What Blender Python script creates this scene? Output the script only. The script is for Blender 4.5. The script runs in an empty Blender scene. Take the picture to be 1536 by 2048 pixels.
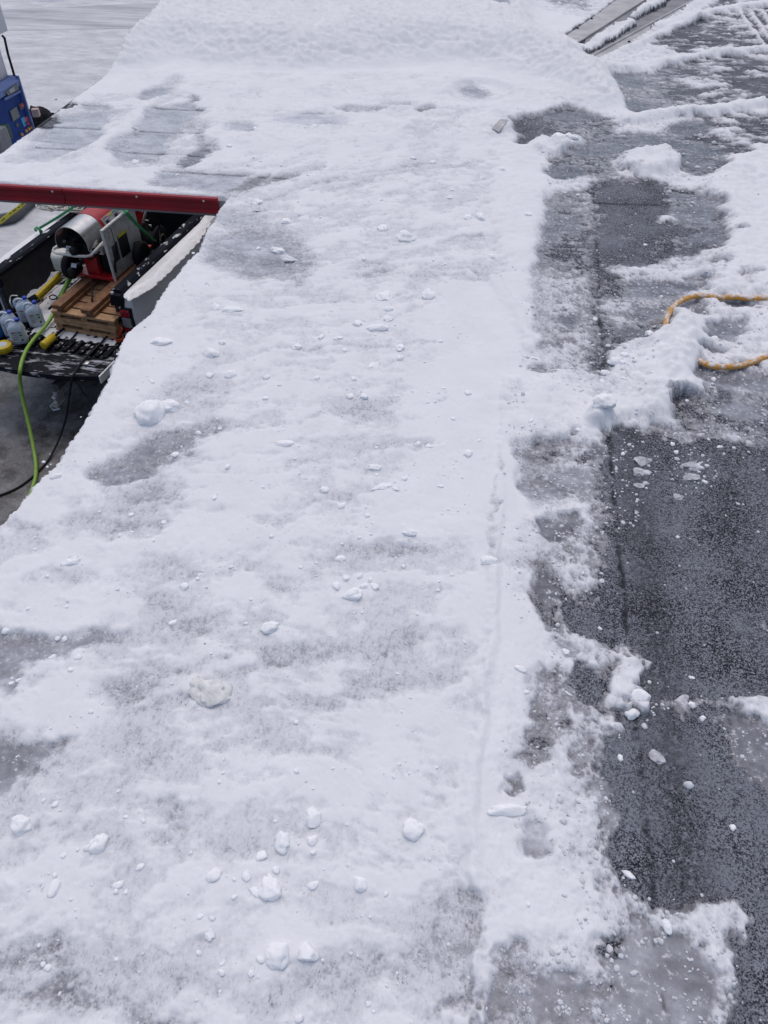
import bpy, bmesh, math, random
import numpy as np
from mathutils import Vector, Matrix, noise as mnoise
SC = bpy.context.scene
COL = SC.collection
rad = math.radians

# ------------------------------------------------------------------ camera
ROOF, EYE = 4.3, 5.9
PITCH, YAW, FOC = rad(44.8), rad(8.4), 1537.0
cd = bpy.data.cameras.new('camera'); cam = bpy.data.objects.new('camera', cd); COL.objects.link(cam)
cam.location = (0, 0, EYE); cam.rotation_euler = (rad(90) - PITCH, 0, YAW)
cd.sensor_fit = 'VERTICAL'; cd.sensor_height = 24; cd.lens = 24 * FOC / 2048
cd.clip_start = 0.02; cd.clip_end = 3000
SC.camera = cam
SC.render.resolution_x = 768; SC.render.resolution_y = 1024

# ------------------------------------------------------------------ sky and sun
SUN_EL, SUN_AZ = rad(72), rad(-12)          # azimuth measured from +Y towards +X
w = bpy.data.worlds.new('World'); SC.world = w; w.use_nodes = True
nt = w.node_tree; nt.nodes.clear()
sky = nt.nodes.new('ShaderNodeTexSky'); sky.sky_type = 'NISHITA'; sky.sun_disc = False
sky.sun_elevation = SUN_EL; sky.sun_rotation = SUN_AZ
sky.air_density = 1.0; sky.dust_density = 4.0; sky.ozone_density = 1.5
hs = nt.nodes.new('ShaderNodeHueSaturation'); hs.inputs['Saturation'].default_value = 1.0
bg = nt.nodes.new('ShaderNodeBackground'); bg.inputs['Strength'].default_value = 0.15
wo = nt.nodes.new('ShaderNodeOutputWorld')
nt.links.new(sky.outputs[0], hs.inputs['Color']); nt.links.new(hs.outputs[0], bg.inputs[0]); nt.links.new(bg.outputs[0], wo.inputs[0])
sd = bpy.data.lights.new('sun', 'SUN'); sd.energy = 0.55; sd.angle = rad(100); sd.color = (1, 0.97, 0.94)
sun = bpy.data.objects.new('sun', sd); COL.objects.link(sun); sun.location = (0, 0, 30)
dv = Vector((math.sin(SUN_AZ) * math.cos(SUN_EL), math.cos(SUN_AZ) * math.cos(SUN_EL), math.sin(SUN_EL)))
sun.rotation_euler = dv.to_track_quat('Z', 'Y').to_euler()
SC.view_settings.view_transform = 'Standard'; SC.view_settings.look = 'None'
SC.view_settings.exposure = -0.19; SC.view_settings.gamma = 1.0

# ------------------------------------------------------------------ measuring: photograph point -> place on a level plane
fwv = np.array([-math.sin(YAW) * math.cos(PITCH), math.cos(YAW) * math.cos(PITCH), -math.sin(PITCH)])
rtv = np.array([math.cos(YAW), math.sin(YAW), 0.0]); upv = np.cross(rtv, fwv)
def P(x, y, z=ROOF):
    d = fwv + rtv * (x - 768) / FOC - upv * (y - 1024) / FOC
    t = (z - EYE) / d[2]
    return Vector((d[0] * t, d[1] * t, z))

# ------------------------------------------------------------------ materials
def mat(name, col, rough=0.6, metal=0.0, var=0.12, scale=12.0, bump=0.0, spec=0.5, col2=None, grime=0.0):
    m = bpy.data.materials.new(name); m.use_nodes = True
    t = m.node_tree; b = t.nodes['Principled BSDF']
    g = t.nodes.new('ShaderNodeNewGeometry')
    n = t.nodes.new('ShaderNodeTexNoise'); n.inputs['Scale'].default_value = scale; n.inputs['Detail'].default_value = 5
    t.links.new(g.outputs['Position'], n.inputs['Vector'])
    r = t.nodes.new('ShaderNodeValToRGB')
    c = np.array(col, float)
    c2 = np.array(col2, float) if col2 is not None else c * (1 - var)
    c1 = c if col2 is not None else np.minimum(c * (1 + var), 1)
    r.color_ramp.elements[0].position = 0.35; r.color_ramp.elements[0].color = (*c2, 1)
    r.color_ramp.elements[1].position = 0.65; r.color_ramp.elements[1].color = (*c1, 1)
    t.links.new(n.outputs['Fac'], r.inputs[0])
    t.links.new(r.outputs[0], b.inputs['Base Color'])
    b.inputs['Roughness'].default_value = rough; b.inputs['Metallic'].default_value = metal
    b.inputs['Specular IOR Level'].default_value = spec
    if bump:
        bp = t.nodes.new('ShaderNodeBump'); bp.inputs['Strength'].default_value = bump; bp.inputs['Distance'].default_value = 0.01
        t.links.new(n.outputs['Fac'], bp.inputs['Height']); t.links.new(bp.outputs[0], b.inputs['Normal'])
    return m

def snowdust(name, base, rough, scale, thr, soft=0.04, snow=(0.62, 0.64, 0.68), stretch=(1, 1, 1), rot=0.0):
    """a coloured surface with wind blown snow clinging to it"""
    m = bpy.data.materials.new(name); m.use_nodes = True
    t = m.node_tree; b = t.nodes['Principled BSDF']
    g = t.nodes.new('ShaderNodeNewGeometry'); mp = t.nodes.new('ShaderNodeMapping')
    mp.inputs['Scale'].default_value = stretch; mp.inputs['Rotation'].default_value = (0, 0, rot)
    t.links.new(g.outputs['Position'], mp.inputs[0])
    n = t.nodes.new('ShaderNodeTexNoise'); n.inputs['Scale'].default_value = scale; n.inputs['Detail'].default_value = 6; n.inputs['Roughness'].default_value = 0.62
    t.links.new(mp.outputs[0], n.inputs['Vector'])
    sx = t.nodes.new('ShaderNodeSeparateXYZ'); t.links.new(g.outputs['Normal'], sx.inputs[0])
    up = t.nodes.new('ShaderNodeMapRange'); up.inputs[1].default_value = 0.2; up.inputs[2].default_value = 0.8; up.inputs[3].default_value = 0.12; up.inputs[4].default_value = 0.0
    t.links.new(sx.outputs[2], up.inputs[0])
    s = t.nodes.new('ShaderNodeMath'); s.operation = 'SUBTRACT'; t.links.new(n.outputs['Fac'], s.inputs[0]); t.links.new(up.outputs[0], s.inputs[1])
    r = t.nodes.new('ShaderNodeMapRange'); r.inputs[1].default_value = thr - soft; r.inputs[2].default_value = thr + soft
    t.links.new(s.outputs[0], r.inputs[0])
    mx = t.nodes.new('ShaderNodeMix'); mx.data_type = 'RGBA'
    mx.inputs[6].default_value = (*base, 1); mx.inputs[7].default_value = (*snow, 1)
    t.links.new(r.outputs[0], mx.inputs[0]); t.links.new(mx.outputs[2], b.inputs['Base Color'])
    rr = t.nodes.new('ShaderNodeMapRange'); rr.inputs[3].default_value = rough; rr.inputs[4].default_value = 0.9
    t.links.new(r.outputs[0], rr.inputs[0]); t.links.new(rr.outputs[0], b.inputs['Roughness'])
    bp = t.nodes.new('ShaderNodeBump'); bp.inputs['Strength'].default_value = 0.5; bp.inputs['Distance'].default_value = 0.008
    t.links.new(r.outputs[0], bp.inputs['Height']); t.links.new(bp.outputs[0], b.inputs['Normal']); b.inputs['Specular IOR Level'].default_value = 0.12
    return m

def weather_mat(name):
    """mineral roofing felt that is bare, iced over or snowed under, after the depth attribute 'cover' of the sheet"""
    m = bpy.data.materials.new(name); m.use_nodes = True
    t = m.node_tree; N = t.nodes; Lk = t.links; b = N['Principled BSDF']
    g = N.new('ShaderNodeNewGeometry'); pos = g.outputs['Position']
    at = N.new('ShaderNodeAttribute'); at.attribute_name = 'cover'
    se = N.new('ShaderNodeAttribute'); se.attribute_name = 'tar'
    def noise(scale, detail, rough=0.5, st=(1, 1, 1), rot=0):
        mp = N.new('ShaderNodeMapping'); mp.inputs['Scale'].default_value = st; mp.inputs['Rotation'].default_value = (0, 0, rot)
        Lk.new(pos, mp.inputs[0])
        n = N.new('ShaderNodeTexNoise'); n.inputs['Scale'].default_value = scale; n.inputs['Detail'].default_value = detail; n.inputs['Roughness'].default_value = rough
        Lk.new(mp.outputs[0], n.inputs['Vector']); return n.outputs['Fac']
    def math_(op, a, c, d=None):
        q = N.new('ShaderNodeMath'); q.operation = op
        for i, v in enumerate((a, c, d)):
            if v is None: continue
            if isinstance(v, (int, float)): q.inputs[i].default_value = v
            else: Lk.new(v, q.inputs[i])
        return q.outputs[0]
    def rng(v, a, c, lo=0.0, hi=1.0, smooth=False):
        q = N.new('ShaderNodeMapRange'); q.inputs[1].default_value = a; q.inputs[2].default_value = c; q.inputs[3].default_value = lo; q.inputs[4].default_value = hi
        if smooth: q.interpolation_type = 'SMOOTHSTEP'
        Lk.new(v, q.inputs[0]); return q.outputs[0]
    def mix(f, a, c):
        q = N.new('ShaderNodeMix'); q.data_type = 'RGBA'
        for i, v in ((6, a), (7, c)):
            if isinstance(v, tuple): q.inputs[i].default_value = (*v, 1)
            else: Lk.new(v, q.inputs[i])
        Lk.new(f, q.inputs[0]); return q.outputs[2]
    grain = noise(190, 2.0, 0.6)
    mid = noise(60, 5, 0.6)
    wide = noise(7, 5, 0.55)
    broad = noise(1.7, 6, 0.6, (1.6, 0.8, 1), 0.2)
    fleck = noise(95, 3, 0.6, (1, 0.55, 1), 0.25)
    # bare felt: black bitumen between pale mineral granules rimed with frost
    def cells(scale):
        v = N.new('ShaderNodeTexVoronoi'); v.inputs['Scale'].default_value = scale; Lk.new(pos, v.inputs['Vector'])
        sp = N.new('ShaderNodeSeparateColor'); Lk.new(v.outputs['Color'], sp.inputs[0]); return sp.outputs[0]
    gr = math_('ADD', math_('MULTIPLY', cells(400), 0.60), math_('MULTIPLY', cells(240), 0.40))
    gr = math_('ADD', gr, math_('MULTIPLY', math_('SUBTRACT', mid, 0.5), 0.22))
    gr = math_('ADD', gr, math_('MULTIPLY', math_('SUBTRACT', wide, 0.5), 0.55))
    gr = math_('ADD', gr, math_('MULTIPLY', math_('SUBTRACT', broad, 0.5), 0.7))
    g1 = rng(gr, 0.32, 0.74)
    felt = mix(g1, (0.004, 0.006, 0.012), (0.27, 0.285, 0.32))
    tint = mix(rng(wide, 0.35, 0.65), (0.045, 0.05, 0.064), (0.14, 0.15, 0.175))
    feltw = mix(rng(math_('ADD', math_('MULTIPLY', wide, 0.6), math_('MULTIPLY', broad, 0.4)), 0.42, 0.66, 0.0, 0.62), felt, tint)
    feltt = mix(math_('MULTIPLY', se.outputs['Fac'], rng(mid, 0.38, 0.56)), feltw, (0.012, 0.013, 0.018))
    # clear grey ice
    ice = mix(rng(noise(22, 6, 0.65, (1, 1.5, 1)), 0.33, 0.68), (0.15, 0.155, 0.17), (0.36, 0.365, 0.39))
    icef = mix(rng(grain, 0.5, 0.75, 0, 0.35), ice, (0.6, 0.61, 0.65))
    # snow, scuffed and packed thin where the felt greys through
    c = math_('ADD', at.outputs['Fac'], math_('MULTIPLY', math_('SUBTRACT', grain, 0.5), 0.30))
    c = math_('ADD', c, math_('MULTIPLY', math_('SUBTRACT', mid, 0.5), 0.42))
    s1 = rng(c, 0.22, 0.38, smooth=True)
    s2 = rng(c, 0.40, 0.66, smooth=True)
    s3 = rng(c, 0.56, 0.98)
    thin = mix(rng(fleck, 0.50, 0.66), (0.585, 0.595, 0.63), (0.40, 0.41, 0.45))
    col = mix(s1, feltt, icef); col = mix(s2, col, thin)

    col = mix(s3, col, mix(rng(wide, 0.3, 0.7), (0.765, 0.775, 0.79), (0.825, 0.83, 0.845)))
    spk = noise(150, 3, 0.65, (1, 0.6, 1), 0.3)
    sw = math_('MULTIPLY', rng(math_('ADD', spk, math_('MULTIPLY', math_('SUBTRACT', mid, 0.5), 0.35)), 0.62, 0.70), math_('MULTIPLY', rng(c, 0.60, 0.86, 1.0, 0.0), s1))
    col = mix(math_('MULTIPLY', sw, 0.75), col, (0.11, 0.115, 0.14))
    ic = N.new('ShaderNodeAttribute'); ic.attribute_name = 'ice'
    swirl = noise(11, 7, 0.6, (0.8, 1.5, 1), 0.4)
    icev = math_('ADD', at.outputs['Fac'], math_('MULTIPLY', math_('SUBTRACT', swirl, 0.5), 0.60))
    icev = math_('ADD', icev, math_('MULTIPLY', math_('SUBTRACT', mid, 0.5), 0.22))
    rp = N.new('ShaderNodeValToRGB'); Lk.new(icev, rp.inputs[0]); el = rp.color_ramp.elements
    el[0].position = 0.22; el[0].color = (0.08, 0.086, 0.108, 1); el[1].position = 0.80; el[1].color = (0.70, 0.71, 0.745, 1)
    for p_, c_ in ((0.36, (0.175, 0.182, 0.205)), (0.48, (0.30, 0.31, 0.345)), (0.62, (0.48, 0.495, 0.54))):
        e_ = el.new(p_); e_.color = (*c_, 1)
    flk = rng(math_('ADD', mid, math_('MULTIPLY', math_('SUBTRACT', grain, 0.5), 0.5)), 0.60, 0.68)
    icec = mix(math_('MULTIPLY', flk, 0.75), rp.outputs[0], (0.66, 0.67, 0.70))
    brk = noise(26, 6, 0.68)
    iw = math_('MULTIPLY', rng(math_('ADD', math_('ADD', ic.outputs['Fac'], math_('MULTIPLY', math_('SUBTRACT', brk, 0.5), 1.5)), math_('MULTIPLY', math_('SUBTRACT', mid, 0.5), 0.9)), 0.30, 0.75), rng(math_('ADD', s3, 0.0), 0.75, 1.0, 1.0, 0.35))
    col = mix(iw, col, icec)
    Lk.new(col, b.inputs['Base Color'])
    tw = math_('MULTIPLY', math_('MULTIPLY', se.outputs['Fac'], rng(mid, 0.36, 0.54)), rng(at.outputs['Fac'], 0.40, 0.62, 1.0, 0.0))
    col = mix(tw, col, (0.012, 0.013, 0.018)); Lk.new(col, b.inputs['Base Color'])
    # roughness: wet ice shines a little
    ro = math_('SUBTRACT', rng(s2, 0, 1, 0.42, 0.85), 0.0)
    ro = math_('MAXIMUM', ro, rng(s1, 0, 1, 0.8, 0.0))
    rm_ = N.new('ShaderNodeMix'); rm_.data_type = 'FLOAT'; Lk.new(iw, rm_.inputs[0]); Lk.new(ro, rm_.inputs[2]); rm_.inputs[3].default_value = 0.34
    Lk.new(rm_.outputs[0], b.inputs['Roughness'])
    b.inputs['Specular IOR Level'].default_value = 0.35
    h = math_('ADD', math_('MULTIPLY', grain, 0.35), math_('MULTIPLY', mid, 1.0))
    h = math_('ADD', h, math_('MULTIPLY', fleck, 0.7))
    bp = N.new('ShaderNodeBump'); bp.inputs['Distance'].default_value = 0.0025; Lk.new(h, bp.inputs['Height'])
    Lk.new(math_('MULTIPLY', rng(math_('SUBTRACT', at.outputs['Fac'], 0.0), 0.3, 1.05, 0.8, 0.25), rng(iw, 0, 1, 1, 0.25)), bp.inputs['Strength'])
    Lk.new(bp.outputs[0], b.inputs['Normal'])
    return m

def lump_mat(name, tint=(0.93, 0.935, 0.95), t2=(0.88, 0.885, 0.90)):
    m = mat(name, tint, rough=0.85, scale=60, bump=0.30, spec=0.25, col2=t2); b = m.node_tree.nodes['Principled BSDF']
    b.inputs['Subsurface Weight'].default_value = 0.85; b.inputs['Subsurface Radius'].default_value = (1, 0.95, 0.9); b.inputs['Subsurface Scale'].default_value = 0.005
    return m

M = {
 'weather': weather_mat('roof_weather'),
 'lump': lump_mat('snow_lump'),
 'lump_grey': lump_mat('ice_lump_grey', (0.62, 0.62, 0.64), (0.34, 0.345, 0.37)),
 'red': mat('red_paint', (0.34, 0.009, 0.020), 0.5, scale=6, bump=0.15, col2=(0.25, 0.010, 0.020)),
 'red_dirty': mat('red_enamel', (0.40, 0.012, 0.018), 0.35, var=0.2, scale=9),
 'concrete': mat('concrete', (0.33, 0.33, 0.34), 0.85, var=0.2, scale=5, bump=0.3),
 'wall': mat('wall_cladding', (0.35, 0.34, 0.33), 0.8, var=0.1, scale=2),
 'metal_grey': mat('weathered_sheet_metal', (0.50, 0.495, 0.49), 0.55, metal=0.25, scale=9, bump=0.08, col2=(0.36, 0.36, 0.365)),
 'metal_dark': mat('dark_trough_metal', (0.27, 0.27, 0.28), 0.55, metal=0.3, scale=9, col2=(0.17, 0.172, 0.185)),
 'steel': mat('stainless_steel', (0.55, 0.54, 0.53), 0.28, metal=0.9, scale=14, var=0.12),
 'silver': mat('silver_steel', (0.6, 0.6, 0.6), 0.3, metal=0.7, scale=30),
 'whitepaint': mat('white_truck_paint', (0.80, 0.80, 0.81), 0.5, var=0.06, scale=4),
 'tube_white': mat('white_tube', (0.66, 0.66, 0.63), 0.45, scale=20, var=0.08),
 'panel_grey': mat('grey_panel', (0.34, 0.35, 0.36), 0.5, scale=14, var=0.2),
 'black': mat('black_plastic', (0.008, 0.009, 0.014), 0.5, spec=0.25, scale=20, var=0.3),
 'blackmatte': mat('black_rubber', (0.012, 0.012, 0.015), 0.8, spec=0.2, scale=30, var=0.3, bump=0.2),
 'rail': snowdust('rail_cap_black', (0.006, 0.008, 0.015), 0.65, 7, 0.60, 0.02, stretch=(1.6, 0.8, 1)),
 'liner': snowdust('bed_liner', (0.005, 0.006, 0.011), 0.5, 7, 0.53, 0.05, snow=(0.5, 0.51, 0.55), stretch=(1.4, 0.8, 1), rot=0.14),
 'gate': snowdust('tailgate_black', (0.004, 0.005, 0.010), 0.55, 13, 0.57, 0.05, snow=(0.42, 0.43, 0.47), stretch=(0.35, 1.5, 1), rot=0.14),
 'rib': snowdust('tailgate_ribs', (0.004, 0.005, 0.010), 0.55, 12, 0.575, 0.03, snow=(0.5, 0.51, 0.55)),
 'bedwall': mat('bed_wall', (0.012, 0.013, 0.018), 0.6, var=0.4, scale=8),
 'wood': mat('pallet_wood', (0.40, 0.23, 0.12), 0.8, scale=11, bump=0.3, col2=(0.24, 0.13, 0.065)),
 'wood_light': mat('pallet_wood_end', (0.50, 0.31, 0.17), 0.8, scale=20, bump=0.3, col2=(0.32, 0.18, 0.09)),
 'beam': mat('brown_timber', (0.25, 0.125, 0.06), 0.8, scale=14, bump=0.3, col2=(0.15, 0.07, 0.035)),
 'jug': mat('milky_blue_plastic', (0.52, 0.60, 0.69), 0.35, scale=18, var=0.08),
 'cap': mat('blue_cap', (0.01, 0.05, 0.42), 0.4),
 'bluejug': mat('blue_plastic', (0.01, 0.10, 0.30), 0.35),
 'label': mat('jug_label', (0.48, 0.52, 0.56), 0.6, var=0.05),
 'ink_red': mat('label_red', (0.40, 0.14, 0.18), 0.6), 'ink_green': mat('label_green', (0.12, 0.30, 0.22), 0.6), 'ink_black': mat('label_black', (0.03, 0.03, 0.05), 0.6),
 'yellow': mat('yellow_plastic', (0.55, 0.40, 0.015), 0.5, scale=20, var=0.12),
 'yellow_strap': mat('yellow_webbing', (0.50, 0.45, 0.03), 0.7, scale=60),
 'green_hose': mat('green_hose', (0.24, 0.42, 0.06), 0.5, scale=40, var=0.12),
 'green_strap': mat('green_strap', (0.03, 0.26, 0.09), 0.7, scale=40, var=0.2),
 'orange_rope': None,
 'orange_plastic': mat('orange_plastic', (0.60, 0.07, 0.02), 0.5, scale=30),
 'rope': mat('rope_fibre', (0.50, 0.48, 0.42), 0.9, scale=90, var=0.25, bump=0.5),
 'cream': mat('cream_plastic', (0.58, 0.58, 0.52), 0.5, scale=14, var=0.08),
 'cardboard': mat('brown_board', (0.20, 0.10, 0.055), 0.8, scale=10),
 'blue_pump': mat('pump_blue', (0.002, 0.035, 0.20), 0.55, spec=0.2, scale=6, var=0.12),
 'blue_edge': mat('pump_edge_blue', (0.08, 0.14, 0.36), 0.4, scale=6),
 'pumpwhite': mat('pump_white', (0.58, 0.59, 0.62), 0.5, scale=4, var=0.06),
 'screen': mat('display_glass', (0.10, 0.125, 0.12), 0.15),
 'screen_light': mat('display_pale', (0.30, 0.31, 0.34), 0.2),
 'cyan': mat('cyan_sticker', (0.02, 0.30, 0.55), 0.5), 'redstick': mat('red_sticker', (0.50, 0.05, 0.08), 0.5), 'orange_btn': mat('orange_button', (0.60, 0.30, 0.08), 0.5),
 'greenrub': mat('nozzle_green', (0.006, 0.05, 0.03), 0.5), 'greypump': mat('grey_pump_side', (0.16, 0.17, 0.19), 0.5),
 'lamp_red': mat('tail_lamp_red', (0.28, 0.008, 0.02), 0.15), 'lamp_grey': mat('tail_lamp_clear', (0.22, 0.22, 0.23), 0.15),
 'island': mat('island_concrete', (0.46, 0.47, 0.49), 0.8, scale=3, var=0.05), 'rim': mat('island_rim', (0.09, 0.095, 0.10), 0.8, scale=9),
 'glass': mat('truck_glass', (0.02, 0.025, 0.03), 0.08),
 'pinkbrick': mat('pinkish_block', (0.45, 0.34, 0.32), 0.8),
}
def orange_mat():
    return snowdust('frosted_orange_cord', (0.66, 0.33, 0.075), 0.65, 40, 0.50, 0.09, snow=(0.80, 0.74, 0.68))
M['orange_rope'] = orange_mat()

# ------------------------------------------------------------------ object helpers
def link(name, me, m=None, parent=None, smooth=False):
    if m is not None: me.materials.append(m)
    o = bpy.data.objects.new(name, me); COL.objects.link(o)
    if parent is not None:
        o.parent = parent
    if smooth:
        me.polygons.foreach_set('use_smooth', [True] * len(me.polygons))
    return o
def rootof(o):
    while o.parent is not None: o = o.parent
    return o
def obj(name, bm, m, parent=None, smooth=False):
    """parts are modelled in world metres; a child is shifted back by its thing's base point"""
    if parent is not None:
        T = rootof(parent).location
        bmesh.ops.translate(bm, verts=bm.verts, vec=-Vector(T))
    bmesh.ops.recalc_face_normals(bm, faces=bm.faces)
    me = bpy.data.meshes.new(name); bm.to_mesh(me); bm.free()
    o = link(name, me, m, parent, smooth)
    return o
def solo(name, bm, m, base, label, cat, group=None, smooth=False, kind=None):
    """a thing that is one mesh, its origin at its base"""
    base = Vector(base)
    bmesh.ops.translate(bm, verts=bm.verts, vec=-base)
    bmesh.ops.recalc_face_normals(bm, faces=bm.faces)
    me = bpy.data.meshes.new(name); bm.to_mesh(me); bm.free()
    o = link(name, me, m, None, smooth); o.location = base
    return tag(o, label, cat, group, kind)
def tag(o, label=None, cat=None, group=None, kind=None):
    if label: o['label'] = label
    if cat: o['category'] = cat
    if group: o['group'] = group
    if kind: o['kind'] = kind
    return o
def thing(name, base, label, cat, group=None):
    o = bpy.data.objects.new(name, None); COL.objects.link(o); o.location = base; o.empty_display_size = 0.2
    return tag(o, label, cat, group)
def BM(): return bmesh.new()
def frame(o, x, y, z=(0, 0, 1)):
    x, y, z = Vector(x), Vector(y), Vector(z)
    return Matrix(((x[0], y[0], z[0], o[0]), (x[1], y[1], z[1], o[1]), (x[2], y[2], z[2], o[2]), (0, 0, 0, 1)))
ID = Matrix.Identity(4)
def box(bm, lo, hi, F=ID, bev=0.0):
    lo, hi = Vector(lo), Vector(hi); c = (lo + hi) / 2; s = hi - lo
    r = bmesh.ops.create_cube(bm, size=1, matrix=F @ Matrix.Translation(c) @ Matrix.Diagonal((abs(s[0]), abs(s[1]), abs(s[2]), 1)))
    if bev:
        es = {e for v in r['verts'] for e in v.link_edges}
        bmesh.ops.bevel(bm, geom=list(es), offset=bev, segments=2, affect='EDGES', profile=0.6)
def prism(bm, pts, z0, z1, F=ID, axis='z'):
    """outline pts extruded; axis says which way it is extruded"""
    def mk(p, h):
        if axis == 'z': v = (p[0], p[1], h)
        elif axis == 'y': v = (p[0], h, p[1])
        else: v = (h, p[0], p[1])
        return bm.verts.new(F @ Vector(v))
    a = [mk(p, z0) for p in pts]; b = [mk(p, z1) for p in pts]; n = len(pts)
    bm.faces.new(a); bm.faces.new(b[::-1])
    for i in range(n): bm.faces.new((a[i], b[i], b[(i + 1) % n], a[(i + 1) % n]))
def smoothpath(pts, k=6):
    pts = [Vector(p) for p in pts]; out = []
    for i in range(len(pts) - 1):
        p0 = pts[max(i - 1, 0)]; p1 = pts[i]; p2 = pts[i + 1]; p3 = pts[min(i + 2, len(pts) - 1)]
        for j in range(k):
            t = j / k
            out.append(0.5 * ((2 * p1) + (p2 - p0) * t + (2 * p0 - 5 * p1 + 4 * p2 - p3) * t * t + (3 * p1 - p0 - 3 * p2 + p3) * t ** 3))
    out.append(pts[-1]); return out
def tube(bm, pts, r, seg=8, closed=False, F=ID):
    pts = [F @ Vector(p) for p in pts]; n = len(pts); rings = []
    nrm = None
    for i, p in enumerate(pts):
        a = pts[(i - 1) % n] if (closed or i > 0) else p
        b = pts[(i + 1) % n] if (closed or i < n - 1) else p
        t = (b - a).normalized() if (b - a).length > 1e-9 else Vector((0, 0, 1))
        if nrm is None: nrm = t.orthogonal().normalized()
        nrm = (nrm - t * nrm.dot(t)); nrm = nrm.normalized() if nrm.length > 1e-6 else t.orthogonal().normalized()
        bn = t.cross(nrm)
        rr = r[i] if isinstance(r, (list, tuple)) else r
        rings.append([bm.verts.new(p + (nrm * math.cos(2 * math.pi * k / seg) + bn * math.sin(2 * math.pi * k / seg)) * rr) for k in range(seg)])
    m = n if closed else n - 1
    for i in range(m):
        A, B = rings[i], rings[(i + 1) % n]
        for k in range(seg): bm.faces.new((A[k], A[(k + 1) % seg], B[(k + 1) % seg], B[k]))
    if not closed:
        bm.faces.new(rings[0][::-1]); bm.faces.new(rings[-1])
def lathe(bm, prof, F=ID, seg=20):
    """prof = (radius, height) pairs around F's z"""
    rings = []
    for r, h in prof:
        if r < 1e-6: rings.append([bm.verts.new(F @ Vector((0, 0, h)))])
        else: rings.append([bm.verts.new(F @ Vector((r * math.cos(2 * math.pi * k / seg), r * math.sin(2 * math.pi * k / seg), h))) for k in range(seg)])
    for A, B in zip(rings, rings[1:]):
        for k in range(seg):
            k2 = (k + 1) % seg
            if len(A) == 1 and len(B) > 1: bm.faces.new((A[0], B[k], B[k2]))
            elif len(B) == 1 and len(A) > 1: bm.faces.new((A[k], A[k2], B[0]))
            elif len(A) > 1: bm.faces.new((A[k], A[k2], B[k2], B[k]))
    if len(rings[0]) > 1: bm.faces.new(rings[0][::-1])
    if len(rings[-1]) > 1: bm.faces.new(rings[-1])
def strap(bm, pts, wd, th=0.004, side=(0, 0, 1)):
    """flat webbing along pts"""
    pts = [Vector(p) for p in pts]; n = len(pts); R = []
    for i, p in enumerate(pts):
        t = (pts[min(i + 1, n - 1)] - pts[max(i - 1, 0)]).normalized()
        s = Vector(side); s = (s - t * s.dot(t)).normalized(); q = t.cross(s) * th / 2; s = s * wd / 2
        R.append([bm.verts.new(p + s + q), bm.verts.new(p - s + q), bm.verts.new(p - s - q), bm.verts.new(p + s - q)])
    for A, B in zip(R, R[1:]):
        for k in range(4): bm.faces.new((A[k], A[(k + 1) % 4], B[(k + 1) % 4], B[k]))
    bm.faces.new(R[0][::-1]); bm.faces.new(R[-1])

# ------------------------------------------------------------------ numpy noise
_rs = np.random.RandomState(7)
_perm = _rs.permutation(1024); _ga = _rs.rand(1024) * 2 * math.pi
_gx, _gy = np.cos(_ga).astype(np.float32), np.sin(_ga).astype(np.float32)
def perlin(x, y, seed=0):
    xi = np.floor(x).astype(np.int32); yi = np.floor(y).astype(np.int32)
    xf = (x - xi).astype(np.float32); yf = (y - yi).astype(np.float32)
    u = xf * xf * xf * (xf * (xf * 6 - 15) + 10); v = yf * yf * yf * (yf * (yf * 6 - 15) + 10)
    def g(ix, iy, fx, fy):
        h = _perm[(_perm[(ix + seed * 131) & 1023] + iy * 57 + seed * 17) & 1023]
        return _gx[h] * fx + _gy[h] * fy
    a = g(xi, yi, xf, yf); b = g(xi + 1, yi, xf - 1, yf); c = g(xi, yi + 1, xf, yf - 1); d = g(xi + 1, yi + 1, xf - 1, yf - 1)
    return ((a + u * (b - a)) * (1 - v) + (c + u * (d - c)) * v) * 1.5
def fbm(x, y, f, oct=4, seed=0, gain=0.5, lac=2.03):
    s = 0; a = 1.0; t = 0
    for o in range(oct):
        s = s + a * perlin(x * f + 13.7 * o, y * f - 7.1 * o, seed + o); t += a; a *= gain; f *= lac
    return s / t
def sstep(a, b, x):
    t = np.clip((x - a) / (b - a), 0, 1); return t * t * (3 - 2 * t)

# ------------------------------------------------------------------ the roof: how deep the snow lies, traced on its plane
gx = np.arange(-3.9, 4.6, 0.015); gy = np.arange(-0.4, 13.0, 0.015)
GX, GY = np.meshgrid(gx, gy)
COV = np.full(GX.shape, 0.86); HGT = np.zeros(GX.shape); ICE = np.zeros(GX.shape)
def px2w(pts): return np.array([[P(a, b).x, P(a, b).y] for a, b in pts])
def scale_at(pts):
    c = np.mean(np.array(pts, float), axis=0)
    return (P(c[0] + 1, c[1]) - P(c[0], c[1])).length
def seg_dist(X, Y, a, b):
    dx, dy = b[0] - a[0], b[1] - a[1]; L2 = dx * dx + dy * dy + 1e-12
    t = np.clip(((X - a[0]) * dx + (Y - a[1]) * dy) / L2, 0, 1)
    return (X - a[0] - t * dx) ** 2 + (Y - a[1] - t * dy) ** 2, t
def window(w, pad):
    x0, y0 = w.min(0) - pad; x1, y1 = w.max(0) + pad
    i0, i1 = np.searchsorted(gy, [y0, y1]); j0, j1 = np.searchsorted(gx, [x0, x1])
    return slice(i0, i1), slice(j0, j1)
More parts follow.
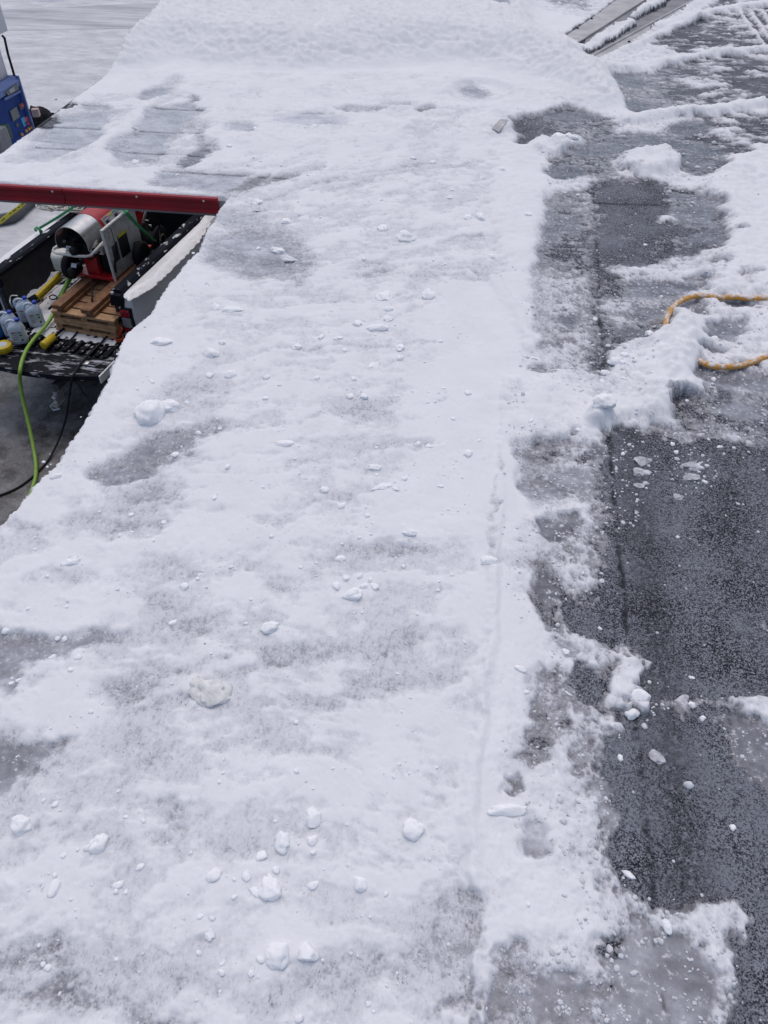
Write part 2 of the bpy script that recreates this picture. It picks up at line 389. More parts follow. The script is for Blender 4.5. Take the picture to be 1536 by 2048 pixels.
def poly_weight(pts, soft):
    s = soft * scale_at(pts); wpt = px2w(pts); sl = window(wpt, s * 1.2 + 0.03)
    X, Y = GX[sl], GY[sl]
    if X.size == 0: return sl, np.zeros(X.shape)
    d = np.full(X.shape, 1e9); ins = np.zeros(X.shape, bool); n = len(wpt)
    for i in range(n):
        a, b = wpt[i], wpt[(i + 1) % n]
        dd, _ = seg_dist(X, Y, a, b); d = np.minimum(d, dd)
        cr = ((a[1] > Y) != (b[1] > Y)) & (X < (b[0] - a[0]) * (Y - a[1]) / (b[1] - a[1] + 1e-12) + a[0])
        ins ^= cr
    sd_ = np.sqrt(d) * np.where(ins, -1, 1)
    return sl, 1 - sstep(-s, s, sd_)
def area(pts, val, soft=18, h=None, hs=None):
    sl, wt = poly_weight(pts, soft)
    if val is not None: COV[sl] = COV[sl] * (1 - wt) + val * wt
    if h is not None:
        if hs: sl, wt = poly_weight(pts, hs)
        HGT[sl] += wt * h
def ell(cx, cy, rx, ry, val, soft=None, rot=0, h=None, k=18):
    r = rad(rot); pts = []
    for i in range(k):
        a = 2 * math.pi * i / k; u, v = rx * math.cos(a), ry * math.sin(a)
        pts.append((cx + u * math.cos(r) - v * math.sin(r), cy + u * math.sin(r) + v * math.cos(r)))
    area(pts, val, soft if soft is not None else min(rx, ry) * 0.6, h)
def band(pts, width, val, h=0.0, edge=0.5):
    """a strip of given half width along a line"""
    s = scale_at(pts) * width; wpt = px2w(pts); sl = window(wpt, s * 1.6 + 0.03)
    X, Y = GX[sl], GY[sl]; d = np.full(X.shape, 1e9)
    for a, b in zip(wpt, wpt[1:]): d = np.minimum(d, seg_dist(X, Y, a, b)[0])
    d = np.sqrt(d); wt = 1 - sstep(s * (1 - edge), s * (1 + edge), d)
    if val is not None: COV[sl] = COV[sl] * (1 - wt) + val * wt
    if h: HGT[sl] += h * np.clip(1 - (d / (s * (1 + edge))) ** 2, 0, 1) ** 0.75

# --- scraped field on the left: packed white with grey scuffs
area([(-60, 1180), (250, 1130), (520, 1140), (930, 1150), (940, 1500), (930, 2100), (-80, 2100)], 0.80, 60)
area([(430, 380), (1000, 300), (1060, 560), (900, 620), (500, 600), (400, 560)], 0.82, 60)
area([(860, 560), (1060, 560), (1070, 700), (1010, 800), (1000, 1080), (860, 1010), (830, 860)], 1.02, 50)
band([(0, 1170), (300, 1085), (620, 1065), (1000, 1075)], 34, 0.99, 0.004)
ell(150, 1230, 110, 45, 1.0, 40); ell(120, 1440, 110, 75, 1.0, 50); ell(760, 1500, 180, 90, 0.97, 70); ell(620, 1780, 240, 70, 0.93, 60)
ell(560, 1880, 150, 45, 0.95, 40); ell(300, 690, 90, 60, 0.97, 40); ell(80, 1760, 90, 40, 0.92, 30); ell(470, 1190, 60, 40, 0.98, 30)
area([(230, 690), (440, 430), (480, 430), (420, 560), (330, 740), (180, 900), (40, 1050), (0, 1040)], 0.98, 22)
# grey scuffs
S1 = [(510, 505, 95, 45, 0.47, 8), (560, 545, 60, 20, 0.5, 5), (600, 350, 60, 8, 0.6, -14), (480, 440, 60, 22, 0.62, -18), (470, 385, 70, 12, 0.58, -20), (860, 560, 150, 14, 0.66, -4), (740, 545, 60, 10, 0.6, -8),
      (310, 915, 100, 26, 0.44, -12), (250, 945, 60, 20, 0.40, -5), (300, 1000, 60, 30, 0.55, -10), (200, 1060, 150, 24, 0.58, -4), (60, 1062, 70, 16, 0.62, 0), (390, 795, 60, 30, 0.60, 5), (370, 880, 90, 16, 0.50, -14),
      (740, 820, 70, 22, 0.60, -5), (790, 900, 90, 14, 0.62, -5), (560, 940, 110, 14, 0.7, -5), (690, 1000, 80, 14, 0.66, -8), (540, 1045, 90, 12, 0.68, -5), (760, 1120, 110, 22, 0.60, -8), (640, 1180, 110, 22, 0.62, -10),
      (120, 1175, 60, 18, 0.66, 0), (60, 1290, 120, 26, 0.40, 4), (10, 1330, 50, 36, 0.42, 0), (160, 1290, 90, 20, 0.55, -6), (20, 1520, 90, 36, 0.40, -16), (30, 1560, 60, 30, 0.44, -40), (430, 1255, 120, 26, 0.63, -6),
      (720, 1290, 200, 20, 0.60, -5), (470, 1330, 180, 16, 0.55, -7), (780, 1365, 110, 16, 0.60, -4), (620, 1400, 180, 16, 0.63, -6), (260, 1380, 60, 34, 0.56, -20), (330, 1410, 60, 26, 0.60, -20), (560, 1510, 150, 22, 0.64, -5),
      (280, 1510, 50, 40, 0.62, -20), (330, 1620, 70, 12, 0.54, 8), (340, 1690, 60, 20, 0.58, 12), (640, 1655, 130, 12, 0.66, -2), (470, 1700, 120, 24, 0.64, 0), (90, 1640, 110, 30, 0.64, 0), (250, 1760, 80, 20, 0.64, 0),
      (900, 1830, 50, 44, 0.55, 0), (800, 1920, 170, 46, 0.56, 0), (600, 1970, 150, 30, 0.58, 0), (330, 1930, 150, 40, 0.58, 0), (60, 1930, 90, 40, 0.46, -20), (120, 2010, 130, 34, 0.46, 0), (330, 2030, 90, 26, 0.48, 0), (915, 1980, 14, 60, 0.58, 0),
      (220, 1120, 50, 10, 0.7, 0), (350, 1150, 60, 20, 0.62, 0), (330, 1210, 60, 14, 0.6, 0), (480, 1150, 60, 12, 0.62, -10), (905, 1190, 30, 60, 0.75, 0)]
for cx, cy, rx, ry, v, ro in S1:
    v = v + 0.06
    ell(cx, cy, rx, ry, v, ry * 1.1, ro)
# scrape marks running across
for pts, wd, v in [([(460, 430), (640, 370), (900, 320)], 5, 0.66), ([(520, 470), (700, 400), (960, 370)], 4, 0.7), ([(560, 560), (760, 520), (960, 470)], 5, 0.66), ([(640, 390), (800, 345), (960, 330)], 5, 0.68),
                   ([(450, 640), (620, 610), (820, 600)], 5, 0.70), ([(430, 730), (640, 700), (860, 690)], 6, 0.70), ([(450, 860), (700, 830), (900, 800)], 5, 0.72), ([(350, 1040), (640, 1020), (930, 1035)], 4, 1.0)]:
    band(pts, wd, v, 0, 0.9)

# --- the smaller roof on the left and the deep blanket behind
area([(0, 330), (60, 262), (150, 200), (330, 180), (430, 215), (430, 300), (380, 350), (340, 375), (0, 350)], 0.80, 14)
area([(60, 285), (120, 235), (230, 225), (190, 290), (90, 320)], 0.60, 16)
area([(235, 280), (300, 225), (400, 205), (410, 240), (330, 300), (330, 330), (250, 330)], 0.62, 14)
area([(140, 345), (180, 300), (240, 255), (280, 215), (330, 195), (300, 235), (255, 285), (215, 345)], 0.98, 12, 0.012)
area([(0, 340), (140, 330), (330, 350), (300, 370), (0, 362)], 0.98, 8)
area([(330, 335), (420, 345), (500, 352), (470, 380), (440, 395), (300, 372)], 0.66, 10)
for cx, cy, rx, ry, v, ro in [(402, 195, 18, 12, 0.22, -20), (345, 245, 24, 10, 0.30, -10), (330, 262, 14, 8, 0.4, 0), (308, 312, 18, 5, 0.25, 0), (392, 318, 40, 12, 0.38, -25), (112, 212, 16, 12, 0.08, -30), (100, 245, 18, 9, 0.08, -30),
                              (138, 215, 12, 5, 0.1, -30), (60, 265, 12, 6, 0.35, -30), (310, 190, 22, 12, 0.55, -30), (190, 222, 26, 6, 0.55, 0), (410, 285, 14, 24, 0.5, 0), (350, 235, 40, 10, 0.5, -20), (45, 268, 10, 12, 0.35, -45), (70, 240, 8, 14, 0.3, 45),
                              (500, 370, 50, 6, 0.42, -22), (560, 360, 40, 5, 0.55, -15), (470, 262, 30, 14, 0.66, 0), (620, 250, 60, 14, 0.68, -5), (420, 270, 30, 20, 0.62, 0)]:
    ell(cx, cy, rx, ry, v, ry * 0.8, ro)
heap = [(-150, -320), (-120, 215), (150, 190), (290, 190), (350, 160), (430, 190), (620, 205), (800, 190), (905, 160), (960, 190), (1060, 205), (1130, 200), (1200, 225), (1262, 232), (1215, 158), (1160, 128), (1110, 85), (1150, 60), (1175, 40), (1060, 20), (980, -40), (900, -320)]
area(heap, 1.06, 9); area([(250, 150), (900, 150), (1150, 190), (1180, 230), (1050, 262), (900, 275), (640, 300), (430, 300), (400, 200)], 0.93, 20, 0.012, 30); area([(-150, -320), (-100, 185), (150, 150), (350, 110), (600, 130), (900, 110), (1040, 130), (1150, 170), (1200, 200), (1180, 150), (1100, 95), (1040, 60), (960, -320)], None, 30, 0.16, 70)
area([(-150, -320), (-100, 120), (250, 60), (600, 70), (900, 50), (960, -320)], None, 50, 0.07, 150)
ell(950, 185, 36, 14, 0.62, 12, 5, -0.03); ell(960, 190, 60, 22, None, 16, 0, -0.03)
ell(985, 45, 34, 7, 0.55, 5, -10, -0.05); ell(870, 225, 14, 5, 0.55, 4); ell(720, 225, 60, 6, 0.66, 6); ell(800, 215, 40, 5, 0.68, 6); ell(880, 260, 60, 8, 0.74, 6, -10)
ell(340, 175, 40, 12, 0.75, 8, -40)
# upper middle crumbly strip
area([(860, 215), (1000, 225), (1040, 260), (960, 290), (800, 270)], 0.85, 18, 0.015)

# --- right half
area([(1015, 245), (1060, 232), (1130, 215), (1230, 240), (1180, 262), (1160, 300), (1090, 292), (1040, 272)], 0.22, 12)
area([(1030, 275), (1090, 280), (1095, 292), (1040, 292)], 0.20, 6)
area([(1150, 290), (1240, 262), (1300, 270), (1320, 300), (1240, 320), (1170, 330), (1110, 320)], 0.42, 14)
area([(1085, 325), (1120, 315), (1190, 320), (1185, 350), (1130, 362), (1090, 350)], 0.24, 8)
area([(1215, 345), (1290, 355), (1330, 372), (1400, 380), (1450, 430), (1455, 470), (1420, 500), (1360, 520), (1400, 560), (1330, 590), (1320, 640), (1250, 700), (1235, 730), (1196, 770), (1180, 690), (1180, 560), (1190, 440), (1180, 380)], 0.20, 14)
area([(1080, 395), (1180, 380), (1190, 470), (1185, 600), (1150, 620), (1085, 590), (1070, 500)], 0.40, 22)
area([(1085, 445), (1150, 435), (1180, 480), (1170, 540), (1110, 530), (1080, 480)], 0.24, 14)
area([(1060, 600), (1120, 560), (1180, 600), (1185, 700), (1130, 740), (1060, 700)], 0.50, 24)
for cx, cy, rx, ry, v, ro in [(1140, 600, 40, 22, 0.34, 0), (1250, 285, 40, 14, 0.28, 0), (1190, 305, 50, 10, 0.36, -10), (1150, 465, 30, 40, 0.26, 0), (1110, 640, 40, 12, 0.36, 0), (1160, 690, 16, 60, 0.30, 0), (1080, 740, 24, 10, 0.45, 0),
                              (1300, 590, 60, 30, 0.36, 0), (1370, 560, 60, 30, 0.40, 0), (1360, 640, 40, 24, 0.40, 0), (1290, 660, 60, 20, 0.28, 0), (1280, 470, 60, 20, 0.22, 0), (1380, 430, 50, 26, 0.34, 0), (1370, 400, 70, 14, 0.36, 10),
                              (1330, 300, 40, 16, 0.6, 0), (1360, 265, 50, 14, 0.38, -5), (1400, 290, 60, 14, 0.42, 5), (1390, 330, 60, 26, 0.30, 10), (1440, 300, 60, 20, 0.5, 0), (1420, 470, 34, 12, 0.34, -30)]:
    ell(cx, cy, rx, ry, v, ry * 0.6, ro)
area([(1250, 310), (1330, 300), (1370, 335), (1330, 352), (1270, 350), (1230, 335)], 1.0, 12, 0.03)
band([(1180, 368), (1240, 350), (1290, 338)], 3, 0.7, 0.002); band([(1110, 300), (1180, 320), (1250, 330)], 3, 0.6)
area([(1310, 440), (1345, 432), (1360, 445), (1320, 452)], 0.9, 6)
area([(1080, 278), (1120, 285), (1150, 300), (1110, 312), (1060, 300)], 1.0, 6, 0.02)
area([(1085, 540), (1175, 560), (1180, 720), (1100, 740), (1060, 640)], 0.60, 26); area([(1180, 368), (1196, 366), (1196, 760), (1180, 760)], 0.30, 9); area([(1195, 398), (1310, 385), (1310, 412), (1195, 425)], 0.10, 8); area([(1215, 360), (1330, 372), (1320, 470), (1300, 520), (1200, 520), (1200, 380)], 0.12, 14)
area([(1095, 240), (1230, 245), (1240, 300), (1210, 360), (1110, 355), (1120, 300)], 0.34, 26)
area([(1110, 285), (1160, 280), (1170, 300), (1110, 308)], 0.95, 10, 0.02)
# banks of the trench
area([(1440, 330), (1600, 290), (1600, 600), (1430, 590), (1400, 560), (1385, 530), (1450, 505), (1460, 440), (1400, 395), (1430, 360)], 1.03, 12, 0.03, 26)
area([(1230, 545), (1330, 520), (1440, 500), (1440, 580), (1340, 560), (1250, 570)], 0.72, 14)
ell(1440, 530, 22, 8, 0.55, 6); ell(1500, 560, 26, 10, 0.6, 6); ell(1470, 470, 30, 4, 0.6, 4, -10); ell(1500, 575, 14, 4, 0.6, 4)
area([(1190, 590), (1330, 590), (1330, 640), (1290, 650), (1200, 640)], 0.55, 20)
area([(1330, 640), (1350, 600), (1400, 590), (1600, 580), (1600, 760), (1440, 760), (1395, 740), (1370, 690)], 0.88, 10, 0.01)
area([(1400, 655), (1490, 640), (1500, 670), (1450, 690), (1405, 680)], 0.44, 8); area([(1375, 610), (1395, 605), (1400, 640), (1378, 640)], 0.40, 5); area([(1430, 605), (1510, 608), (1490, 622), (1440, 618)], 0.38, 5); area([(1400, 705), (1460, 708), (1450, 722), (1400, 720)], 0.40, 6)
area([(1400, 740), (1600, 730), (1600, 800), (1500, 790), (1420, 770)], 0.46, 12)
# clump heaped over the cord
area([(1315, 650), (1350, 630), (1390, 650), (1405, 690), (1390, 760), (1400, 800), (1350, 830), (1290, 830), (1292, 760), (1310, 700)], 1.05, 10, 0.042, 40)
area([(1325, 660), (1360, 650), (1385, 680), (1370, 740), (1330, 760)], None, 10, 0.016, 26)
area([(1180, 860), (1190, 810), (1290, 780), (1400, 800), (1470, 850), (1380, 850), (1260, 835), (1215, 870)], 0.98, 10, 0.012)
area([(1080, 760), (1180, 790), (1210, 850), (1160, 880), (1060, 890), (1020, 850)], 0.98, 20, 0.012)
ell(1195, 838, 26, 20, 1.05, 6, 0, 0.03)
# dark felt, near
dark = [(1215, 875), (1290, 862), (1380, 862), (1450, 880), (1640, 885), (2300, 1000), (2500, 2120), (1640, 2120), (1462, 2120), (1458, 1960), (1450, 1830), (1400, 1795), (1340, 1800), (1290, 1815), (1235, 1745), (1205, 1690), (1190, 1600), (1200, 1520), (1215, 1470), (1240, 1430), (1240, 1330), (1200, 1310), (1130, 1290), (1105, 1255), (1040, 1235), (1035, 1190), (1060, 1140), (1140, 1140), (1150, 1180), (1180, 1110), (1215, 1040), (1180, 1000), (1190, 930)]
area(dark, 0.05, 22)
area([(1340, 795), (1400, 780), (1470, 800), (1640, 830), (1640, 900), (1500, 880), (1440, 850), (1360, 845)], 0.22, 16)
area([(1400, 820), (1640, 760), (1640, 840), (1500, 850)], 0.36, 20)
area([(1290, 850), (1420, 842), (1480, 865), (1400, 878), (1300, 875)], 0.42, 14)
# mixed slush between the white and the felt
area([(1020, 880), (1130, 870), (1210, 880), (1200, 960), (1160, 1010), (1080, 1010), (1030, 1000), (1010, 940)], 0.55, 24)
area([(1060, 960), (1120, 940), (1180, 940), (1180, 990), (1100, 1000)], 0.44, 14)
for cx, cy, rx, ry, v, ro in [(1095, 905, 26, 16, 0.30, 0), (1170, 915, 20, 12, 0.2, 0), (1190, 905, 24, 20, 0.40, 0), (1080, 960, 30, 8, 0.46, 20), (1060, 975, 16, 4, 0.5, 0), (1130, 1120, 50, 40, 0.62, 0), (1160, 1160, 30, 30, 0.66, 0), (1180, 1030, 26, 60, 0.46, 0),
                              (1060, 1130, 30, 20, 0.48, 0), (1160, 1060, 24, 30, 0.60, 0), (1220, 1040, 20, 60, 0.2, 0)]:
    ell(cx, cy, rx, ry, v, ry * 0.8, ro)
area([(1075, 1035), (1100, 1028), (1145, 1032), (1155, 1055), (1145, 1085), (1120, 1092), (1085, 1070)], 0.37, 4, -0.004)
band([(1060, 1050), (1085, 1025), (1150, 1026), (1165, 1060)], 7, 0.95, 0.006)
area([(1030, 1200), (1060, 1120), (1110, 1140), (1110, 1200), (1100, 1250), (1060, 1240)], 0.30, 12)
ell(1075, 1250, 26, 10, 0.38, 5)
band([(1110, 1195), (1112, 1250), (1125, 1265)], 6, 0.75)
area([(1120, 1265), (1150, 1262), (1200, 1305), (1260, 1310), (1290, 1330), (1200, 1325), (1120, 1340), (1080, 1290)], 0.82, 9)
ell(1105, 1285, 26, 12, 0.46, 6, 20); ell(1130, 1305, 16, 12, 0.48, 6)
area([(1090, 1350), (1160, 1330), (1240, 1330), (1245, 1360), (1225, 1430), (1215, 1450), (1180, 1440), (1150, 1420), (1100, 1400)], 0.15, 10)
area([(1060, 1330), (1110, 1330), (1170, 1420), (1190, 1470), (1120, 1430), (1060, 1380)], 0.50, 16)
area([(1248, 1320), (1280, 1325), (1300, 1370), (1310, 1410), (1330, 1440), (1290, 1450), (1240, 1430), (1236, 1400), (1255, 1370)], 0.92, 6, 0.014)
area([(1255, 1390), (1310, 1385), (1325, 1410), (1270, 1430)], 0.55, 8); ell(1290, 1440, 16, 12, 0.45, 5); ell(1280, 1330, 16, 10, 0.6, 5, 0, 0.006)
area([(1205, 1450), (1245, 1440), (1240, 1480), (1210, 1500), (1200, 1480)], 0.8, 7)
area([(1055, 1400), (1100, 1390), (1130, 1430), (1120, 1480), (1080, 1500), (1060, 1450)], 0.45, 14)
area([(1050, 1480), (1110, 1470), (1110, 1530), (1080, 1560), (1040, 1540)], 0.36, 16); ell(1045, 1595, 14, 14, 0.34, 7, -30)
area([(1130, 1480), (1190, 1470), (1200, 1540), (1180, 1590), (1150, 1560)], 0.50, 16); ell(1168, 1512, 16, 12, 0.38, 5); ell(1220, 1475, 18, 14, 0.40, 6)
area([(1170, 1620), (1195, 1600), (1200, 1680), (1185, 1700)], 0.45, 10)
ell(1085, 1680, 50, 30, 0.56, 26, 20); ell(1105, 1700, 26, 14, 0.48, 12, 30)
area([(1180, 1700), (1230, 1745), (1290, 1820), (1230, 1850), (1190, 1800), (1170, 1750)], 0.62, 14)
area([(1195, 1790), (1260, 1800), (1300, 1835), (1360, 1815), (1400, 1790), (1445, 1800), (1450, 1840), (1400, 1860), (1300, 1850), (1220, 1880)], 0.78, 10)
area([(1190, 1870), (1240, 1850), (1330, 1842), (1400, 1860), (1430, 1950), (1440, 2120), (1190, 2120), (1180, 1960)], 0.46, 18)
area([(1280, 1850), (1370, 1845), (1360, 1900), (1300, 1930)], 0.38, 20); area([(1200, 1960), (1380, 1950), (1400, 2100), (1220, 2100)], 0.40, 30)
area([(1425, 1860), (1460, 1855), (1465, 1980), (1455, 2040), (1420, 1960)], 0.70, 9); ell(1452, 1840, 8, 20, 0.9, 5, 0, 0.005); ell(1440, 1930, 24, 14, 0.8, 8)
area([(1178, 1875), (1200, 1872), (1204, 1900), (1188, 1940), (1180, 1930)], 0.02, 3, -0.01)
area([(1060, 1900), (1120, 1880), (1170, 1900), (1170, 1990), (1110, 2000), (1060, 1980)], 0.72, 18)
area([(960, 1900), (1040, 1880), (1080, 1990), (1180, 2010), (1200, 2120), (920, 2120), (930, 2020)], 0.55, 26)
ell(1090, 2010, 60, 26, 0.44, 18); ell(990, 1985, 20, 14, 0.34, 8); ell(950, 2030, 26, 30, 0.30, 12); ell(1130, 2040, 60, 20, 0.46, 12)
ell(1050, 1812, 10, 7, 0.45, 5)
# right margin
area([(1440, 1400), (1500, 1400), (1640, 1420), (1900, 1400), (1900, 1500), (1640, 1490), (1560, 1470), (1490, 1430)], 0.88, 8, 0.006)
area([(1440, 1440), (1500, 1450), (1640, 1500), (1640, 1640), (1520, 1600), (1470, 1520)], 0.34, 24)
ell(1420, 1405, 40, 10, 0.5, 8); ell(1380, 1410, 30, 12, 0.42, 10); ell(1530, 1265, 12, 8, 0.6, 5)
# snow column along the seam and its ridges
area([(930, 880), (1010, 860), (1050, 960), (1065, 1010), (1030, 1060), (1000, 1110), (1000, 1180), (960, 1180), (930, 1060)], 1.02, 14)
area([(985, 1180), (1030, 1220), (1090, 1300), (1100, 1330), (1050, 1330), (1060, 1420), (1010, 1480), (1000, 1560), (1040, 1620), (1000, 1700), (950, 1700), (950, 1180)], 1.0, 16)
area([(950, 1600), (1060, 1600), (1150, 1640), (1170, 1760), (1180, 1860), (1120, 1890), (1040, 1890), (960, 1880)], 1.0, 18)
ell(1090, 1680, 44, 26, 0.56, 24, 25); ell(1105, 1700, 24, 12, 0.50, 12, 30)
band([(1010, 760), (1000, 900), (996, 1050), (992, 1130), (984, 1250), (965, 1380), (950, 1560), (948, 1750), (950, 2060)], 9, 1.0, 0.010, 0.6)
band([(997, 900), (988, 1150)], 8, 0.72, 0); band([(1030, 760), (1020, 900), (1010, 1040)], 8, None, 0.006)
band([(938, 1780), (936, 1900), (940, 2050)], 3, 0.6, 0)
band([(985, 560), (1010, 600), (1040, 640), (1060, 700)], 10, 1.0, 0.012)
# left edge lips of the trench
area([(1000, 290), (1060, 300), (1100, 340), (1090, 420), (1075, 480), (1060, 560), (1000, 520), (980, 400)], 1.0, 14, 0.012)

# --- drifts on the far right, lying over the course edges
area([(1225, 150), (1290, 150), (1380, 110), (1640, 60), (1640, 190), (1400, 235), (1290, 240), (1240, 200)], 0.45, 12)
area([(1300, 90), (1380, 40), (1480, -20), (1640, -60), (1640, 100), (1400, 120)], 0.46, 10)
area([(1230, 150), (1300, 145), (1290, 170), (1240, 185)], 0.36, 8); ell(1275, 215, 24, 12, 0.34, 8)
area([(1440, 130), (1640, 120), (1640, 190), (1460, 180)], 0.36, 22); ell(1420, 140, 30, 16, 0.3, 14); ell(1430, 75, 30, 20, 0.28, 10); ell(1350, 185, 40, 14, 0.34, 10)
area([(1380, 240), (1640, 215), (1640, 290), (1430, 300)], 0.5, 12)
band([(1225, 140), (1290, 138), (1380, 118), (1460, 108), (1640, 95)], 13, 1.05, 0.022, 0.6)
band([(1355, 55), (1400, 32), (1480, 18), (1660, -5)], 14, 1.05, 0.024, 0.6); band([(1300, 55), (1340, 48), (1400, 38)], 12, 1.05, 0.02, 0.6)
band([(1260, 245), (1340, 232), (1440, 222), (1640, 200)], 15, 1.05, 0.022, 0.6)
band([(1210, 60), (1320, 20)], 3, None)
band([(1220, 115), (1290, 85), (1340, 65)], 6, 0.95, 0.012); band([(1240, 130), (1330, 95)], 4, 0.9, 0.008)
for k in range(5):
    x0 = 1478 + k * 22
    band([(x0, 25), (x0 + 22, 60), (x0 + 50, 95)], 4, 0.98, 0.010, 0.5); band([(x0 + 11, 30), (x0 + 33, 62), (x0 + 58, 95)], 3, 0.2, 0, 0.5)
# drift along the sheet metal
SAUS = [(1120, 112), (1165, 98), (1210, 70), (1252, 50), (1268, 45)]
area([(1060, -20), (1180, -20), (1175, 25), (1100, 10)], 0.55, 8)
area([(1178, 40), (1420, -120), (1560, -160), (1420, -20), (1290, 62), (1160, 128), (1115, 84)], -1.6, 5)
area([(1100, 95), (1165, 98), (1210, 66), (1258, 42), (1280, 48), (1255, 72), (1200, 98), (1160, 130), (1120, 140)], 1.05, 4, 0.03, 8)
area([(1255, 40), (1285, 14), (1320, 0), (1345, -8), (1335, 12), (1300, 28), (1270, 46)], 1.05, 4, 0.03, 6)

# --- sheets of clear grey ice and wet film
def icy(pts, val, soft=12, amt=1.0):
    sl, wt = poly_weight(pts, soft)
    if val is not None: COV[sl] = COV[sl] * (1 - wt) + val * wt
    ICE[sl] = np.maximum(ICE[sl], wt * amt)
def icell(cx, cy, rx, ry, val, soft=None, rot=0, amt=1.0):
    r = rad(rot); pts = [(cx + rx * math.cos(a) * math.cos(r) - ry * math.sin(a) * math.sin(r), cy + rx * math.cos(a) * math.sin(r) + ry * math.sin(a) * math.cos(r)) for a in [2 * math.pi * i / 14 for i in range(14)]]
    icy(pts, val, soft if soft is not None else min(rx, ry) * .6, amt)
icy([(1075, 1038), (1100, 1030), (1143, 1034), (1152, 1055), (1143, 1083), (1120, 1090), (1087, 1068)], 0.40, 3)
icy([(1205, 1885), (1250, 1862), (1340, 1850), (1400, 1868), (1425, 1950), (1432, 2120), (1200, 2120), (1200, 1960)], 0.47, 12)
icell(1330, 1890, 60, 40, 0.42, 24); icell(1110, 2010, 70, 40, 0.46, 20); icell(990, 2020, 50, 30, 0.44, 14, 0, .8)
icy([(1450, 1430), (1500, 1445), (1640, 1510), (1640, 1640), (1540, 1610), (1480, 1530)], 0.36, 24, 0.9)
icy([(-60, 1275), (110, 1292), (205, 1272), (190, 1312), (90, 1350), (40, 1390), (-60, 1420)], 0.48, 26, .75)
icy([(-60, 1482), (110, 1502), (80, 1545), (0, 1590), (-60, 1620)], 0.45, 22, .8); icell(15, 1580, 40, 16, 0.50, 12)
icy([(430, 480), (500, 462), (590, 490), (600, 530), (560, 556), (490, 560), (410, 525)], 0.56, 30, .7); icell(470, 440, 46, 18, 0.62, 16, 0, .6); icell(545, 525, 46, 12, 0.50, 10, 0, .7)
icy([(1405, 655), (1490, 642), (1498, 668), (1452, 688), (1408, 680)], 0.42, 6); icy([(1375, 612), (1393, 606), (1398, 640), (1380, 640)], 0.36, 5); icy([(1405, 706), (1458, 708), (1450, 720), (1402, 718)], 0.38, 5); icy([(1430, 606), (1508, 609), (1488, 622), (1442, 618)], 0.34, 5)
icy([(1080, 970), (1110, 945), (1175, 940), (1170, 975), (1100, 995)], 0.47, 8); icell(1188, 905, 22, 20, 0.40, 6); icell(1062, 968, 22, 8, 0.44, 6, 30)
icell(1107, 1285, 26, 12, 0.48, 5, 15); icell(1128, 1303, 14, 12, 0.46, 5); icell(1168, 1512, 16, 12, 0.34, 4); icell(1225, 1478, 18, 14, 0.38, 5); icell(1045, 1594, 10, 12, 0.40, 4, -30)
icell(1090, 1676, 46, 24, 0.55, 20, 22); icell(1104, 1698, 24, 12, 0.47, 10, 30); icell(1085, 1255, 24, 10, 0.34, 5); icell(1070, 1160, 30, 26, 0.36, 14); icell(1200, 1630, 14, 50, 0.46, 8)
icy([(1110, 1180), (1090, 1140), (1050, 1130), (1040, 1190), (1070, 1240)], 0.32, 12)
# wet upper trench
for cx, cy, rx, ry, v, ro in [(1300, 282, 40, 14, 0.36, 5), (1200, 300, 60, 14, 0.38, -5), (1130, 640, 30, 12, 0.36, 0), (1330, 580, 70, 16, 0.38, 5), (1360, 612, 40, 12, 0.40, 0), (1290, 590, 40, 8, 0.42, 0), (1300, 625, 50, 14, 0.38, 0), (1275, 665, 50, 14, 0.33, 0),
                              (1390, 430, 50, 22, 0.36, 0), (1400, 400, 60, 10, 0.38, 10), (1350, 425, 24, 12, 0.42, 0), (1410, 475, 40, 14, 0.34, -15), (1260, 162, 34, 14, 0.36, 8), (1275, 212, 26, 12, 0.34, 10), (1380, 258, 50, 14, 0.34, 0), (1350, 290, 20, 10, 0.36, 0),
                              (1400, 300, 50, 12, 0.38, 10), (1400, 330, 60, 16, 0.34, 10), (1130, 345, 46, 16, 0.32, 3), (1100, 460, 16, 40, 0.40, 0), (1140, 450, 20, 20, 0.42, 0), (1480, 770, 90, 20, 0.40, 10), (1490, 830, 60, 12, 0.40, 12), (1445, 790, 30, 8, 0.46, 20),
                              (950, 185, 26, 8, 0.54, 5), (1150, 235, 60, 10, 0.36, 0), (1395, 560, 30, 10, 0.40, 0)]:
    icell(cx, cy, rx, ry, v, ry * 0.6, ro, 0.9)
icell(320, 905, 80, 16, 0.50, 16, -12, .7); icell(245, 945, 60, 16, 0.48, 14, -5, .7); icell(300, 1000, 46, 16, 0.60, 16, -10, .5)
# flat grey panels of the smaller roof
icy([(75, 285), (125, 238), (225, 228), (190, 285), (110, 312)], 0.62, 8); icy([(50, 300), (100, 288), (130, 305), (110, 325), (40, 325)], 0.68, 8)
icy([(215, 300), (262, 262), (300, 225), (385, 205), (400, 225), (340, 285), (320, 320), (230, 322)], 0.60, 8)
icy([(330, 340), (420, 346), (510, 350), (470, 372), (440, 392), (300, 368)], 0.62, 8, .8); icell(392, 316, 40, 10, 0.40, 5, -25); icell(305, 190, 30, 12, 0.58, 8, -10); icell(190, 220, 36, 8, 0.6, 6)
icell(850, 228, 22, 6, 0.44, 5); icell(620, 245, 80, 12, 0.70, 10); icell(480, 262, 30, 10, 0.66, 8)

area([(1182, 40), (1420, -120), (1560, -160), (1410, -12), (1300, 58), (1235, 100), (1170, 126), (1116, 84)], -1.6, 3)
area([(1120, 104), (1165, 98), (1210, 68), (1256, 44), (1276, 50), (1252, 68), (1205, 94), (1165, 118), (1125, 132)], 1.05, 3)
area([(1258, 42), (1285, 16), (1320, 2), (1340, 0), (1330, 14), (1296, 28), (1268, 46)], 1.05, 3)
